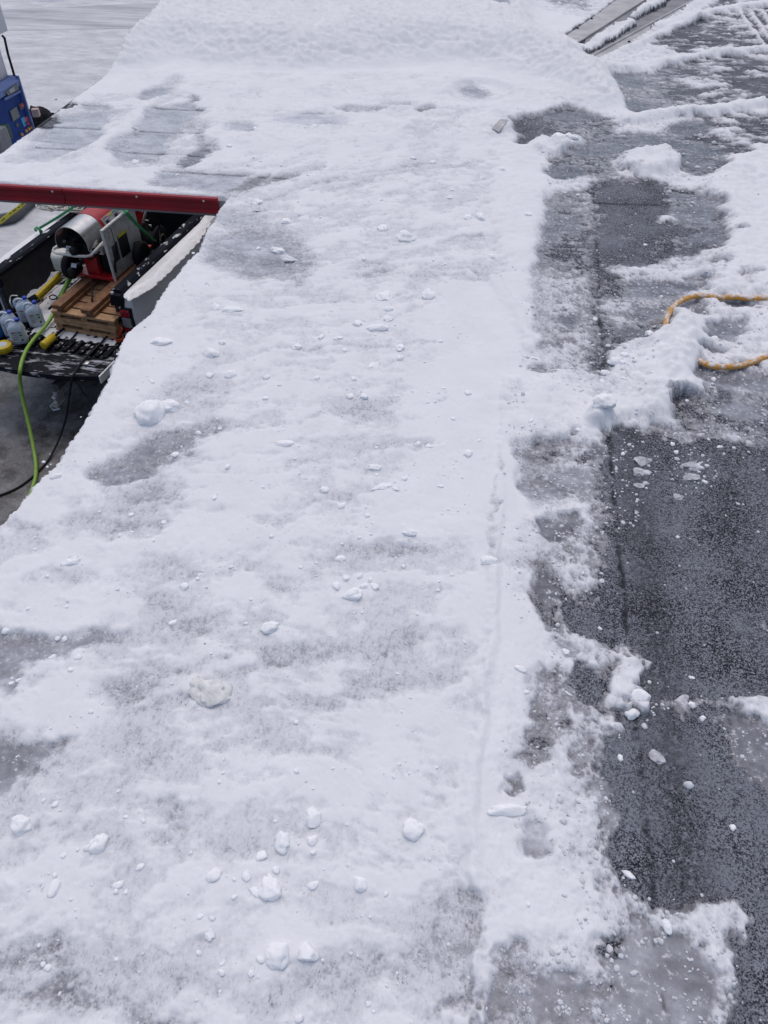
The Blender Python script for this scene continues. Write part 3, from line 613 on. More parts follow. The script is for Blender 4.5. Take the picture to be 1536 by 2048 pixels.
# ------------------------------------------------------------------ the roof sheet itself
EDGE_X, EDGE_X2, LIP_Y = -1.385, -2.735, P(215, 385).y
nr, na = 1120, 1180
CX, CY = 0.05, -0.95
rr = 0.92 * np.exp(np.arange(nr) * (math.log(14.2 / 0.92) / (nr - 1)))
aa = np.linspace(rad(-66), rad(66), na)
RR, AA = np.meshgrid(rr, aa, indexing='ij')
X = (CX + RR * np.sin(AA)).astype(np.float32); Y = (CY + RR * np.cos(AA)).astype(np.float32)
def sample(F, x, y):
    u = np.clip((x - gx[0]) / 0.015, 0, len(gx) - 1.001); v = np.clip((y - gy[0]) / 0.015, 0, len(gy) - 1.001)
    i = v.astype(int); j = u.astype(int); fu = u - j; fv = v - i
    return (F[i, j] * (1 - fu) + F[i, j + 1] * fu) * (1 - fv) + (F[i + 1, j] * (1 - fu) + F[i + 1, j + 1] * fu) * fv
n_big = fbm(X, Y, 7, 4, 11); n_big2 = fbm(X, Y, 7, 4, 23)
n_mid = fbm(X, Y, 26, 4, 31); n_mid2 = fbm(X, Y, 26, 4, 43)
n_fine = fbm(X, Y, 110, 3, 51)
far = np.clip(RR / 4.0, 0.35, 1.0)
n_low = fbm(X, Y, 2.6, 3, 15); n_low2 = fbm(X, Y, 2.6, 3, 19)
wa = 1 - 0.6 * sstep(4.6, 5.4, Y)
wx = X + wa * 0.055 * n_low + wa * 0.055 * n_big + 0.026 * n_mid; wy = Y + wa * 0.055 * n_low2 + wa * 0.055 * n_big2 + 0.026 * n_mid2
C0 = sample(COV, wx, wy); H0 = sample(HGT, X + 0.02 * n_big + 0.010 * n_mid, Y + 0.02 * n_big2 + 0.010 * n_mid2)
IC = sample(ICE, wx, wy)
# scrape marks: broad smears drawn across the roof, bending uphill towards the back
warp = 0.12 * fbm(X, Y, 1.6, 2, 61)
lean = 0.12 + 0.26 * sstep(1.6, 3.8, Y)
Ys = Y - X * lean + warp
str1 = fbm(X * 0.40, Ys, 10, 4, 71)
str2 = fbm(X * 0.30, Ys, 30, 3, 81)
low = fbm(X, Y, 2.4, 4, 65, 0.6); low2 = fbm(X * 0.7, Ys, 5.0, 5, 67, 0.62)
leftw = 1 - sstep(0.0, 0.25, X - 0.1)
midw = sstep(0.12, 0.4, C0) * (1 - sstep(0.98, 1.06, C0)) * (1 - 0.85 * IC)
# packed film and, on top of it, torn patches of crust drawn out along the scraping
crust = 0.55 * low2 + 0.50 * fbm(X * 0.75, Ys, 13, 5, 141, 0.62) + 0.26 * str1 + 0.16 * str2 + 0.10 * n_mid
K = sstep(-0.12, 0.20, crust + 1.0 * (C0 - 0.80) + 0.25 * low)
film = C0 - 0.04 + 0.08 * low2 + 0.12 * n_mid + 0.09 * n_big + 0.06 * str2
top_ = np.minimum(C0 + 0.20, 1.02) + 0.05 * n_mid
lw = midw * leftw
Cc = C0 * (1 - lw) + (film + (top_ - film) * K) * lw
Cc += midw * (1 - leftw) * (0.14 * n_mid + 0.09 * n_big) + 0.06 * midw * n_fine
rz = (1 - leftw) * sstep(0.04, 0.16, C0) * (1 - sstep(0.98, 1.06, C0)) * (1 - 0.9 * IC)
Cc += rz * (0.30 * n_mid2 + 0.22 * fbm(X, Y, 60, 2, 57) + 0.16 * n_big2 + 0.26 * fbm(X * 0.35, Y - 0.1 * X, 16, 4, 59, 0.6))
# flecks of snow on the far right shingles, drawn out along the courses
fr = sstep(0.9, 1.3, X) * sstep(4.0, 4.6, Y) * (1 - 0.8 * IC)
fl = fbm(X * 0.40 + 0.25 * Y, Y - 0.16 * X + 0.05 * n_big, 15, 4, 91)
fl2 = fbm(X * 0.5, Y, 40, 2, 95); blot = fbm(X, Y, 2.6, 3, 93)
Cc = np.where(C0 < 0.8, Cc + fr * ((fl * 1.25 + 0.25 * fl2) + 0.7 * blot - 0.14), Cc)
Csm = Cc + 0
Cc = Cc + rz * 0.20 * n_fine
# heights
T = np.clip(Csm - 0.42, 0, 0.7) * 0.013 + np.clip(Csm - 0.50, 0, 0.15) * 0.03
T *= 1 - 0.7 * IC
T += 0.0012 * K * lw
T += H0 * np.clip((Csm - 0.30) * 2.4, 0, 1)
T += np.clip(Cc - 0.4, 0, 0.5) * (0.002 * n_mid + 0.0008 * n_fine + 0.0038 * n_big) + 0.35 * np.clip(H0, 0, 0.08) * n_mid
lumpy = np.clip(n_mid2 - 0.12, 0, 1) * np.clip(fbm(X, Y, 4, 2, 97) + 0.15, 0, 1)
T += np.clip(Cc - 0.5, 0, 0.5) * 0.035 * lumpy * sstep(0.0, 0.03, lumpy) * (1 - sstep(0.12, 0.2, H0))
T += fr * np.clip(Cc - 0.45, 0, 0.5) * 0.008
deep = sstep(0.05, 0.22, H0)
T += deep * (0.05 * fbm(X, Y, 1.3, 2, 101) + 0.004 * n_big + 0.004 * np.abs(fbm(X, Y, 2.4, 2, 103)))
slope_ = np.clip(H0 / 0.03, 0, 1) * (1 - sstep(0.06, 0.13, H0)) * sstep(3.6, 4.4, Y) * (X < 1.6)
T += slope_ * (0.020 * np.abs(fbm(X, Y, 4, 4, 105, 0.55)) + 0.006 * n_mid + 0.035 * fbm(X, Y, 2.6, 3, 107)) + deep * 0.004 * fbm(X, Y, 5, 4, 109)
edge_n = 0.035 * fbm(X * 0 + 1.0, Y, 5, 5, 111, 0.62) + 0.008 * n_fine
ep = [P(a, b, ROOF + 0.018) for a, b in ((-140, 1250), (0, 1047), (42, 1000), (100, 935), (150, 868), (195, 792), (238, 695), (252, 665), (296, 627), (334, 571), (391, 500), (412, 462), (432, 425))]
edge_line = np.interp(Y, [-1.0] + [p.y for p in ep], [ep[0].x] + [p.x for p in ep])
inx = X - (edge_line + 0.6 * edge_n + 0.010 * fbm(X, Y, 45, 3, 117) + 0.004 * n_fine)
inl = np.minimum(X - (EDGE_X2 - 0.015 + 0.5 * edge_n), Y - (LIP_Y + 0.008 + 0.010 * n_mid))
inside = np.maximum(inx, inl)
T += np.where((inx < inl) | True, 0.006 * (1 - sstep(0.0, 0.06, np.maximum(inx, 0))) * (Y < LIP_Y), 0)      # rounded crust at the drop
T *= sstep(-0.002, 0.015, inside) * 0.75 + 0.25
Z = np.where(Cc > 0.28, ROOF + 0.002 + np.maximum(T, 0.0005), ROOF + 0.0005 * n_fine)
Z = np.where(inside < 0, ROOF - 0.035, Z)
keepv = inside > -0.001
seamx = 0.445 + 0.012 * fbm(X * 0, Y, 1.5, 3, 121) + 0.035 * sstep(2.2, 4.0, Y)
tar = np.exp(-((X - seamx + 0.014 * n_mid) / 0.007) ** 2) * np.clip(0.55 + 1.6 * n_big + 1.4 * n_mid, 0, 1.1) + 0.35 * np.exp(-((X - seamx - 0.07) / 0.05) ** 2) * (Y < 2.1)
s2y = 3.90 + 0.06 * (X - 0.5) + 0.01 * n_mid
tar += np.exp(-((Y - s2y) / 0.008) ** 2) * (X > 0.44) * (X < 0.80)
tar += np.exp(-((Y - 2.62) / 0.006) ** 2) * (X > 0.5) * 0.4
# folds in the smaller roof's sheeting
fold = np.zeros_like(X)
for yy in (4.22, 4.55, 4.95, 3.98):
    fold += np.exp(-((Y - yy - 0.012 * X) / 0.010) ** 2) * (X < -1.0)
foldw = np.clip(fold, 0, 1) * (Cc < 0.86)
Cc = Cc - 0.18 * foldw * (0.6 + 1.2 * n_mid); tar += 0.8 * foldw * (IC < .5); Cc = Cc - 0.16 * foldw * (IC > .3)
Z -= foldw * 0.004
tar = np.clip(tar, 0, 1)

idx = np.arange(nr * na).reshape(nr, na)
q = np.stack([idx[:-1, :-1], idx[:-1, 1:], idx[1:, 1:], idx[1:, :-1]], -1).reshape(-1, 4)
V = np.stack([X.ravel(), Y.ravel(), Z.ravel()], -1).astype(np.float32)
kv = keepv.ravel(); Cf = Cc.ravel().astype(np.float32); tf = tar.ravel().astype(np.float32); icf = IC.ravel().astype(np.float32)
cov_face = Cf[q].max(1); anyin = kv[q].any(1)
def sheet(name, faces, parent=None):
    used = np.zeros(len(V), bool); used[faces.ravel()] = True
    remap = np.cumsum(used) - 1; v = V[used]; f = remap[faces].astype(np.int32)
    f = f[:, ::-1]
    me = bpy.data.meshes.new(name)
    me.vertices.add(len(v)); me.vertices.foreach_set('co', v.ravel())
    me.loops.add(f.size); me.loops.foreach_set('vertex_index', f.ravel())
    me.polygons.add(len(f)); me.polygons.foreach_set('loop_start', np.arange(0, f.size, 4, dtype=np.int32)); me.polygons.foreach_set('loop_total', np.full(len(f), 4, np.int32))
    me.update(calc_edges=True)
    for nm, arr in (('cover', Cf), ('tar', tf), ('ice', icf)):
        a = me.attributes.new(nm, 'FLOAT', 'POINT'); a.data.foreach_set('value', arr[used].astype(np.float32))
    me.polygons.foreach_set('use_smooth', np.ones(len(f), bool))
    return link(name, me, M['weather'], parent)
def surface_z(x, y):
    """height of the snow surface at a point"""
    r = math.hypot(x - CX, y - CY); a = math.atan2(x - CX, y - CY)
    i = int(np.clip(round(math.log(r / 0.92) / (math.log(14.2 / 0.92) / (nr - 1))), 0, nr - 1)); j = int(np.clip(round((a - rad(-66)) / (rad(132) / (na - 1))), 0, na - 1))
    return float(max(Z[i, j], ROOF))

# building under it
bld = thing('shop_building', (0, 0, 0), 'low building with flat felt roof and red metal edge trim', 'building')
bare = cov_face < 0.28
# felt: the bare parts carry the frost detail, the slab below closes the roof
rm = sheet('roof_felt', q[anyin & bare], bld)
sn = sheet('roof_snow', q[anyin & ~bare]); tag(sn, 'scraped and trodden white snow and grey ice spread over the flat roof', 'snow', kind='stuff')
bm = BM()
box(bm, (-1.27, -6, ROOF - 0.09), (9, 18, ROOF - 0.008)); box(bm, (EDGE_X2, LIP_Y + 0.004, ROOF - 0.088), (-1.27, 18, ROOF - 0.008))
obj('roof_deck', bm, M['concrete'], bld)
# the felt beyond the sheet (behind the camera and far to the right)
bm = BM()
box(bm, (-1.2, -6, ROOF - 0.008), (9, -0.6, ROOF - 0.003)); box(bm, (4.6, -0.6, ROOF - 0.008), (9, 18, ROOF - 0.003)); box(bm, (-2.7, 12.6, ROOF - 0.008), (4.6, 18, ROOF - 0.003))
obj('felt_border', bm, snowdust('far_felt', (0.05, 0.052, 0.06), 0.8, 3, 0.48, 0.05), bld)
bm = BM(); box(bm, (EDGE_X + 1.0, -5.5, 0), (8.6, 17.5, ROOF - 0.09)); obj('wall', bm, M['wall'], bld)
bm = BM(); box(bm, (-1.274, -6, ROOF - 0.11), (-1.27, LIP_Y, ROOF - 0.012)); obj('side_trim', bm, M['red'], bld)
# red edge trim: drip lip, face, bottom roll
bm = BM()
xl, xr = EDGE_X2 - 0.004, EDGE_X + 0.004
prof = [(0.0, ROOF + 0.012), (-0.016, ROOF + 0.010), (-0.020, ROOF + 0.002), (-0.018, ROOF - 0.012), (-0.010, ROOF - 0.016), (-0.012, ROOF - 0.050), (-0.022, ROOF - 0.053), (-0.024, ROOF - 0.066), (-0.008, ROOF - 0.070), (0.002, ROOF - 0.062), (0.002, ROOF)]
for a, b in ((xl, -2.2), (-2.195, xr)):
    prism(bm, [(LIP_Y + p[0], p[1]) for p in prof], a, b, axis='x')
obj('red_edge_trim', bm, M['red'], bld)
bm = BM(); box(bm, (EDGE_X2 - 0.02, LIP_Y + 0.002, ROOF - 0.112), (EDGE_X2 - 0.002, 18, ROOF + 0.004)); obj('side_trim', bm, M['black'], bld)
for u in (-1.45, -1.80, -2.25):
    bm = BM(); lathe(bm, [(0.006, 0), (0.006, 0.004), (0.003, 0.006)], frame((u, LIP_Y - 0.020, ROOF - 0.004), (1, 0, 0), (0, 0, 1), (0, -1, 0)), 8); obj('trim_screw', bm, M['silver'], bld)
for sx, sy in ((-2.6, 8), (-2.6, 15)):
    bm = BM(); lathe(bm, [(0.06, 0), (0.06, ROOF - 0.09)], frame((sx, sy, 0), (1, 0, 0), (0, 1, 0)), 12); obj('canopy_post', bm, M['wall'], bld)

# sheet metal valley strips at the top right
def plate(pts, z, th, m, name, parent):
    bm = BM(); prism(bm, [(P(a, b).x, P(a, b).y) for a, b in pts], ROOF + z, ROOF + z + th); return obj(name, bm, m, parent)
fla = thing('metal_flashing', P(1250, 40), 'grey sheet metal flashing with screws running diagonally between drifts at the back right', 'flashing')
plate([(1105, 92), (1178, 42), (1262, -20), (1345, -80), (1500, -85), (1330, -25), (1172, 76), (1150, 92)], 0.004, 0.004, M['metal_grey'], 'flange', fla)
plate([(1172, 78), (1330, -24), (1500, -84), (1580, -84), (1425, -22), (1200, 104), (1160, 118)], 0.0035, 0.002, M['metal_dark'], 'trough', fla)
plate([(1150, 132), (1200, 105), (1426, -22), (1582, -84), (1660, -84), (1485, -22), (1395, 22), (1290, 78), (1225, 120), (1170, 140)], 0.004, 0.004, M['metal_grey'], 'flange', fla)
bm = BM(); tube(bm, [tuple(P(a, b, ROOF + 0.010)) for a, b in ((1158, 126), (1204, 101), (1428, -22), (1580, -84))], 0.012, 6); obj('rib', bm, M['metal_grey'], fla)
bm = BM(); tube(bm, [tuple(P(a, b, ROOF + 0.008)) for a, b in ((1130, 100), (1173, 76), (1331, -25), (1500, -84))], 0.007, 6); obj('rib', bm, M['metal_dark'], fla)
for a, b in ((1183, 38), (1155, 57), (1258, 84), (1345, 31), (1365, 20)):
    bm = BM(); p = P(a, b, ROOF + 0.008); lathe(bm, [(0.012, 0), (0.012, 0.004), (0.006, 0.009), (0, 0.009)], frame(p, (1, 0, 0), (0, 1, 0)), 8); obj('screw', bm, M['black'], fla)

# small loose plate half buried in the crumbled snow
bm = BM(); pp = [P(a, b, surface_z(P(998, 252).x, P(998, 252).y) - 0.006) for a, b in ((984, 256), (1000, 243), (1016, 244), (998, 262))]
prism(bm, [(p.x, p.y) for p in pp], pp[0].z - .004, pp[0].z)
bmesh.ops.rotate(bm, verts=bm.verts, cent=pp[0], matrix=Matrix.Rotation(rad(7), 3, 'X'))
solo('metal_scrap', bm, M['metal_grey'], P(998, 252, ROOF), 'small grey metal strip sticking out of crumbled snow near the top middle', 'metal strip')

# ------------------------------------------------------------------ orange cord looping through the snow
def on_snow(pts, lift):
    out = []
    for a, b in pts:
        p = P(a, b); out.append((p.x, p.y, surface_z(p.x, p.y) + lift))
    return out
bm = BM()
def cord(pts):
    out = []
    for i, (a, b, l) in enumerate(pts):
        out.append(tuple(P(a, b, ROOF + l)))
    return smoothpath(out, 10)
tube(bm, cord([(1345, 700, -.02), (1332, 668, .025), (1333, 640, .034), (1346, 614, .034), (1370, 598, .030), (1400, 591, .026), (1440, 595, .022), (1470, 594, .028), (1500, 597, .026), (1560, 594, .028), (1640, 590, .03), (1760, 600, .02), (1840, 630, -.03)]), 0.0105, 10)
solo('frosted_rope', bm, M['orange_rope'], P(1400, 600), 'upper run of frosted orange rope curving out of the snow at the right edge', 'rope', 'runs of orange rope in the snow', smooth=True)
bm = BM()
tube(bm, cord([(1350, 690, -.02), (1375, 704, .008), (1398, 722, .024), (1430, 733, .026), (1470, 733, .024), (1500, 726, .024), (1540, 712, .026), (1640, 690, .03), (1740, 690, .02), (1820, 700, -.03)]), 0.0105, 10)
solo('frosted_rope', bm, M['orange_rope'], P(1430, 730), 'lower run of orange rope half sunk in snow below the grey puddle', 'rope', 'runs of orange rope in the snow', smooth=True)

# ------------------------------------------------------------------ loose lumps of snow and ice lying on the roof
def lump_bm(sx, sy, sz, seed, rough=0.22, facet=False):
    bm = BM(); bmesh.ops.create_icosphere(bm, subdivisions=4 if max(sx, sy) > 0.02 else 3, radius=1.0)
    rnd = random.Random(seed); off = Vector((rnd.uniform(-50, 50), rnd.uniform(-50, 50), rnd.uniform(-50, 50)))
    planes = []
    for k in range(7 if facet else 4):
        n = Vector((rnd.gauss(0, 1), rnd.gauss(0, 1), rnd.gauss(0, 0.8))).normalized(); planes.append((n, rnd.uniform(0.5, 0.85) if facet else rnd.uniform(.72, .95)))
    for v in bm.verts:
        d = v.co.normalized()
        r = 1 + rough * mnoise.noise(d * 1.3 + off) * 1.6 + rough * 0.55 * mnoise.noise(d * 3.4 + off) + rough * 0.28 * mnoise.noise(d * 8 + off) + rough * 0.14 * mnoise.noise(d * 17 + off)
        p = d * r
        for n, c in planes:
            e = p.dot(n)
            if e > c: p = p - n * (e - c) * 0.85
        v.co = Vector((p.x * sx, p.y * sy, max(p.z, -0.45) * sz))
    return bm
# centre x, centre y, width, height in the photograph, turn, kind (w white, g grey ice, f flat white flake)
LUMPS = [
 (1, 'largest egg shaped snow lump near the top middle of the scraped snow', 812, 480, 34, 26, 20, 'w'),
 (1, 'small oval snow lump just above and left of the egg shaped one', 766, 463, 20, 14, 10, 'w'),
 (1, 'flat oval snow flake with a small round lump at its left end', 464, 626, 44, 15, 0, 'w'),
 (1, 'round snow bit touching the left end of the flat oval flake', 434, 621, 18, 16, 0, 'w'),
 (1, 'angular white snow chunk with pointed top on the left part', 423, 714, 23, 26, 60, 'w'),
 (1, 'long smooth shell shaped snow flake alone in the middle of the scraped snow', 572, 896, 38, 15, 0, 'w'),
 (1, 'oval white lump lying on the dark grey scuffed patch near the left edge', 351, 914, 17, 14, 35, 'w'),
 (1, 'squarish white snow chunk right of the middle of the scraped field', 748, 942, 24, 16, -5, 'w'),
 (1, 'thin pointed snow shard with bits at its right end', 768, 980, 46, 18, 15, 'f'),
 (1, 'rounded snow lump below the long shell shaped flake', 649, 986, 18, 17, 20, 'w'),
 (1, 'big yellowish white snow clod beside the truck side edge of the roof', 304, 838, 56, 58, 20, 'w'),
 (1, 'lump of broken snow touching the big clod on its upper right', 340, 820, 44, 30, 10, 'w'),
 (1, 'rough white snow chunk, the biggest of the cluster of lumps right of centre', 707, 1198, 34, 30, 10, 'w'),
 (1, 'round lump left of the cluster of broken snow lumps', 674, 1179, 17, 18, 0, 'w'),
 (1, 'creamy translucent ice slab lying diagonally in the lower left', 422, 1390, 82, 52, -38, 'c'),
 (1, 'triangular snow chunk above and right of the creamy ice slab', 541, 1262, 36, 26, 15, 'w'),
 (1, 'pale grey tapering ice chunk at the left border of the dark felt', 977, 1132, 32, 24, -20, 'w'),
 (1, 'smooth egg shaped snow lump low on the scraped snow', 628, 1641, 32, 40, 0, 'w'),
 (1, 'rounded snow lump with a small peak, low and right of centre', 824, 1668, 46, 40, 0, 'w'),
 (1, 'large heart shaped snow lump, left one of the bottom pair', 556, 1916, 46, 52, 0, 'w'),
 (1, 'round notched snow lump, right one of the bottom pair', 615, 1912, 42, 44, 0, 'w'),
 (1, 'elongated snow lump pointing up right, low in the scraped snow', 541, 1787, 40, 48, 50, 'w'),
 (1, 'oval snow lump left of the elongated one at the bottom', 430, 1757, 30, 26, 20, 'w'),
 (1, 'small block shaped white snow lump between two scuffs at the bottom', 494, 1758, 17, 24, 0, 'w'),
 (1, 'small slanted white snow flake near the bottom left', 239, 1774, 32, 18, 20, 'w'),
 (1, 'soft domed snow blob near the lower left margin', 46, 1655, 38, 42, 10, 'w'),
 (1, 'upright snow block in the bottom left corner area', 111, 1784, 20, 36, -5, 'w'),
 (1, 'kite shaped white flake near the bottom', 420, 1873, 18, 24, 30, 'f'),
 (1, 'bright white snow nugget on the bare dark felt at the lower right', 1258, 1749, 28, 16, -40, 'w'),
 (1, 'bright oval snow nugget on grey ice at the lower right', 1332, 1857, 18, 27, 15, 'w'),
 (1, 'larger of two white lumps in the gap left of the heaped clump', 1227, 729, 25, 20, 20, 'w'),
 (1, 'white lump above right of its larger neighbour by the heaped clump', 1248, 716, 17, 13, 10, 'w'),
 (1, 'rounded snow boulder on the seam at the foot of the heaped clump', 1200, 838, 44, 36, 5, 'w'),
 (1, 'squarish lump below the two white lumps by the seam', 1209, 750, 18, 15, 0, 'w'),
 (1, 'rounded white snow lump on crumbled snow at the top of the bare felt', 1115, 284, 26, 22, 0, 'w'),
 (1, 'small white ball of snow on the edge of the smaller left roof', 272, 329, 15, 12, 0, 'w'),
 (1, 'grey ice flake, upper one of the stacked pair on the dark felt', 1284, 922, 32, 24, 20, 'g'),
 (1, 'grey ice flake, lower one of the stacked pair on the dark felt', 1277, 942, 30, 20, -10, 'g'),
 (1, 'translucent ice flake, upper of the two large ones on the dark felt at right', 1383, 931, 36, 20, 20, 'g'),
 (1, 'translucent ice flake, lower of the two large ones on the dark felt at right', 1386, 955, 38, 22, 5, 'g'),
 (1, 'pointed ice splinter below the two large ice flakes', 1355, 993, 24, 14, -30, 'g'),
 (1, 'grey ice flake below the stacked pair', 1276, 971, 24, 14, 10, 'g'),
 (1, 'tilted grey ice slab on the dark felt, lower right', 1362, 1405, 32, 26, 40, 'g'),
 (1, 'grey ice flake with a dark underside in the lower dark felt', 1312, 1512, 34, 26, -20, 'g'),
 (1, 'round grey ice flake beside the crumbled snow ridge', 1289, 1330, 26, 24, 0, 'g'),
 (1, 'pale snow chunk at the end of the crumbled ridge on the dark felt', 1262, 1432, 28, 22, 20, 'w'),
 (1, 'pale lump in the middle of the crumbled ridge on the dark felt', 1276, 1400, 44, 34, 10, 'w'),
 (1, 'long low snow slab on the drift left of the dark felt, lower right', 1010, 1628, 70, 26, 5, 'w'),
 (1, 'two lobed snow lump in the middle of the upper scraped snow', 757, 664, 44, 16, 5, 'w'),
 (1, 'grey white leaf of ice on the upper scraped snow', 768, 600, 30, 26, 30, 'f'),
 (1, 'rounded lump right of the leaf of ice', 856, 597, 26, 24, 10, 'w'),
 (1, 'slanting flake below the two lobed lump', 747, 737, 28, 14, 25, 'f'),
 (1, 'translucent ice plate on the grey patch by the red trim corner', 578, 520, 28, 24, 60, 'g2'),
 (1, 'upright ice flake on the grey patch by the red trim corner', 557, 505, 17, 20, 70, 'w'),
 (1, 'pale ice cake beside the notch near the red trim corner', 512, 422, 20, 14, 10, 'g2'),
 (1, 'wide low snow cake at left, below the truck tailgate edge', 325, 692, 36, 20, 0, 'w'),
]
S0 = [(447,693,16,14),(516,410,22,14),(572,449,18,13),(728,524,9,8),(517,500,10,10),(595,700,22,14),(690,706,14,10),(800,702,18,18),(801,722,20,12),(708,764,10,12),(635,763,14,9),(729,800,16,12),(794,798,14,10),(700,798,18,12),
      (532,805,14,10),(462,757,24,18),(533,761,18,14),(420,757,16,14),(643,682,12,14),(714,655,15,16),(680,683,14,9),(776,645,20,16),(776,625,18,14),(984,520,14,10),(960,441,16,18),(935,440,18,14),(935,794,14,13),(836,893,16,12),(858,899,18,12),(936,915,17,18),
      (958,888,12,8),(754,956,10,8),(792,986,14,10),(684,1018,18,10),(821,1076,26,18),(681,1123,22,14),(602,1142,8,12),(720,1160,14,12),(728,1180,16,14),(750,1180,14,18),(740,1168,10,10),(692,1164,14,14),(770,1147,7,7),(375,810,12,8),(396,868,17,12),(264,1035,11,12),(265,1070,9,7),
      (243,1078,9,10),(115,961,14,20),(145,1135,34,16),(370,1180,18,18),(107,1319,14,16),(158,1322,16,13),(131,1280,11,14),(117,1280,9,11),(145,1347,15,11),(40,1364,13,10),(24,1369,10,11),(25,1358,8,6),(16,1265,16,18),(122,1548,9,7),(35,1515,8,5),(348,1250,12,18),(239,1587,8,8),
      (594,1550,12,12),(254,1639,13,8),(130,1718,11,11),(284,1738,12,20),(255,1789,12,13),(200,1695,40,36),(426,1842,14,10),(470,1800,14,10),(447,1948,14,18),(504,1952,11,16),(738,2012,14,12),(747,2028,8,8),(626,1776,24,20),(566,1690,34,42),(626,1688,20,22),(628,1711,14,12),(525,1718,28,22),(553,1745,12,18),(541,1758,18,8),(512,1790,16,26),(720,1775,30,26),(470,1764,10,10),
      (552,1647,10,9),(403,1838,14,12),(180,1700,20,20),(400,1910,10,12),(1240,1516,11,15),(1465,1655,14,14),(1383,1355,13,8),(1135,1388,22,6),(1200,1257,10,7),(1383,1411,14,14),(1405,1438,14,14),(1246,908,10,8),(1410,964,12,8),(1396,930,10,6),(1345,888,14,9),(1440,894,12,7),(1468,896,8,6),(1414,931,9,6),(1352,905,12,10),
      (1243,732,12,9),(1203,768,10,12),(1245,762,8,7),(1300,760,10,6),(1427,760,13,9),(1427,684,12,9),(1300,670,18,17),(1373,803,10,8),(1417,879,8,6),(1136,285,12,10),(1143,288,10,12),(1290,490,10,6),(1190,640,9,8),(1155,870,14,8),(1130,1305,18,14),(1165,1150,8,8),(1060,855,14,8),(1040,1345,24,12),(1050,1390,16,10),(1222,1455,10,10),
      (866,330,14,8),(826,322,10,8),(630,262,12,9),(510,263,10,7),(460,300,10,6),(355,352,8,6),(360,1000,8,6),(214,810,10,6),(305,770,16,6),(440,860,10,8),(560,778,8,8),(850,730,10,7),(880,690,10,8),(905,845,10,8),(880,980,12,9),(965,360,12,8),(900,400,12,8),(1002,350,12,9),(1055,440,14,10)]
def put_lump(cx, cy, wpx, hpx, rot, kind, seed):
    p = P(cx, cy); s = (P(cx + 1, cy) - P(cx, cy)).length
    sx, sy = wpx * s * 0.5, hpx * s * 0.5
    flat = 0.35 if kind in ('g', 'f', 'g2') else (0.4 if kind == 'c' else 0.62)
    ht = min(sx, sy) * flat
    # depth along the view is what is left of the picture height once the lump's own height is taken off
    th = math.atan2((cy - 1024), FOC) + PITCH
    sy = max(sy * 0.55, (sy - ht * 0.7 * math.cos(th)) / max(math.sin(th), 0.35)); ht = max(ht, 0.003)
    bm = lump_bm(sx * 1.08, sy * 1.08, ht * 1.25, seed, (0.22 if kind == 'w' else 0.42), kind in ('f', 'g', 'g2') or (seed % 4 == 0 and max(sx, sy) < .02))
    bmesh.ops.rotate(bm, verts=bm.verts, cent=(0, 0, 0), matrix=Matrix.Rotation(rad(rot) + YAW, 3, 'Z'))
    m = M['lump_grey'] if kind == 'g' else (M['lump_cream'] if kind == 'c' else (M['lump_ice'] if kind == 'g2' else M['lump']))
    z = surface_z(p.x, p.y)
    base = Vector((p.x, p.y, z - 0.001))
    bmesh.ops.translate(bm, verts=bm.verts, vec=base + Vector((0, 0, ht * 0.22)))
    return bm, m, base
M['lump_cream'] = lump_mat('creamy_ice', (0.80, 0.80, 0.775), (0.66, 0.665, 0.65)); M['lump_ice'] = lump_mat('pale_ice', (0.72, 0.73, 0.75), (0.58, 0.59, 0.62))
for i, (_, lab, cx, cy, wpx, hpx, rot, kind) in enumerate(LUMPS):
    bm, m, base = put_lump(cx, cy, wpx, hpx, rot, kind, 100 + i)
    solo('ice_flake' if kind in ('g', 'g2', 'c') else 'snow_lump', bm, m, base, lab, 'ice flake' if kind in ('g', 'g2', 'c') else 'snow lump', 'larger lumps of snow and ice lying loose on the roof', smooth=kind in ('w', 'c'))
rnd = random.Random(5)
for i, (cx, cy, wpx, hpx) in enumerate(S0):
    bm, m, base = put_lump(cx, cy, wpx, hpx, rnd.uniform(-60, 60), 'w', 400 + i)
    side = 'small white snow lump lying loose on the bare dark felt or its slushy border' if cx > 1030 else ('small white snow lump lying loose on the scraped snow field' )
    solo('snow_lump', bm, m, base, side, 'snow lump', 'small snow lumps on the dark felt' if cx > 1030 else 'small snow lumps on the scraped field', smooth=True)
# crumbs nobody could count
def crumbs(name, n, region, size, seed, m, label):
    rnd = random.Random(seed); vs = []; fs = []
    base = BM(); bmesh.ops.create_icosphere(base, subdivisions=2, radius=1); bv = [v.co.copy() for v in base.verts]; bf = [[v.index for v in f.verts] for f in base.faces]; base.free()
    k = 0
    while k < n:
        x, y, dens = region(rnd)
        if x is None: k += 1; continue
        s = size * math.exp(rnd.gauss(0, 0.45)) * (0.8 + 0.12 * math.hypot(x, y)); z = surface_z(x, y)
        o = len(vs); off = Vector((rnd.uniform(0, 99),) * 3); ax, ay, az = rnd.uniform(.7, 1.4), rnd.uniform(.7, 1.4), rnd.uniform(.5, .8); ca, sa = math.cos(k), math.sin(k)
        for v in bv:
            r = s * (1 + 0.35 * mnoise.noise(v * 1.7 + off)); a, b, c = v.x * ax * r, v.y * ay * r, v.z * az * r
            vs.append((x + a * ca - b * sa, y + a * sa + b * ca, z + c + s * 0.1))
        fs += [[o + i for i in f] for f in bf]; k += 1
    me = bpy.data.meshes.new(name); me.from_pydata(vs, [], fs); me.update()
    o = link(name, me, m, None, True); return tag(o, label, 'snow crumbs', None, 'stuff')
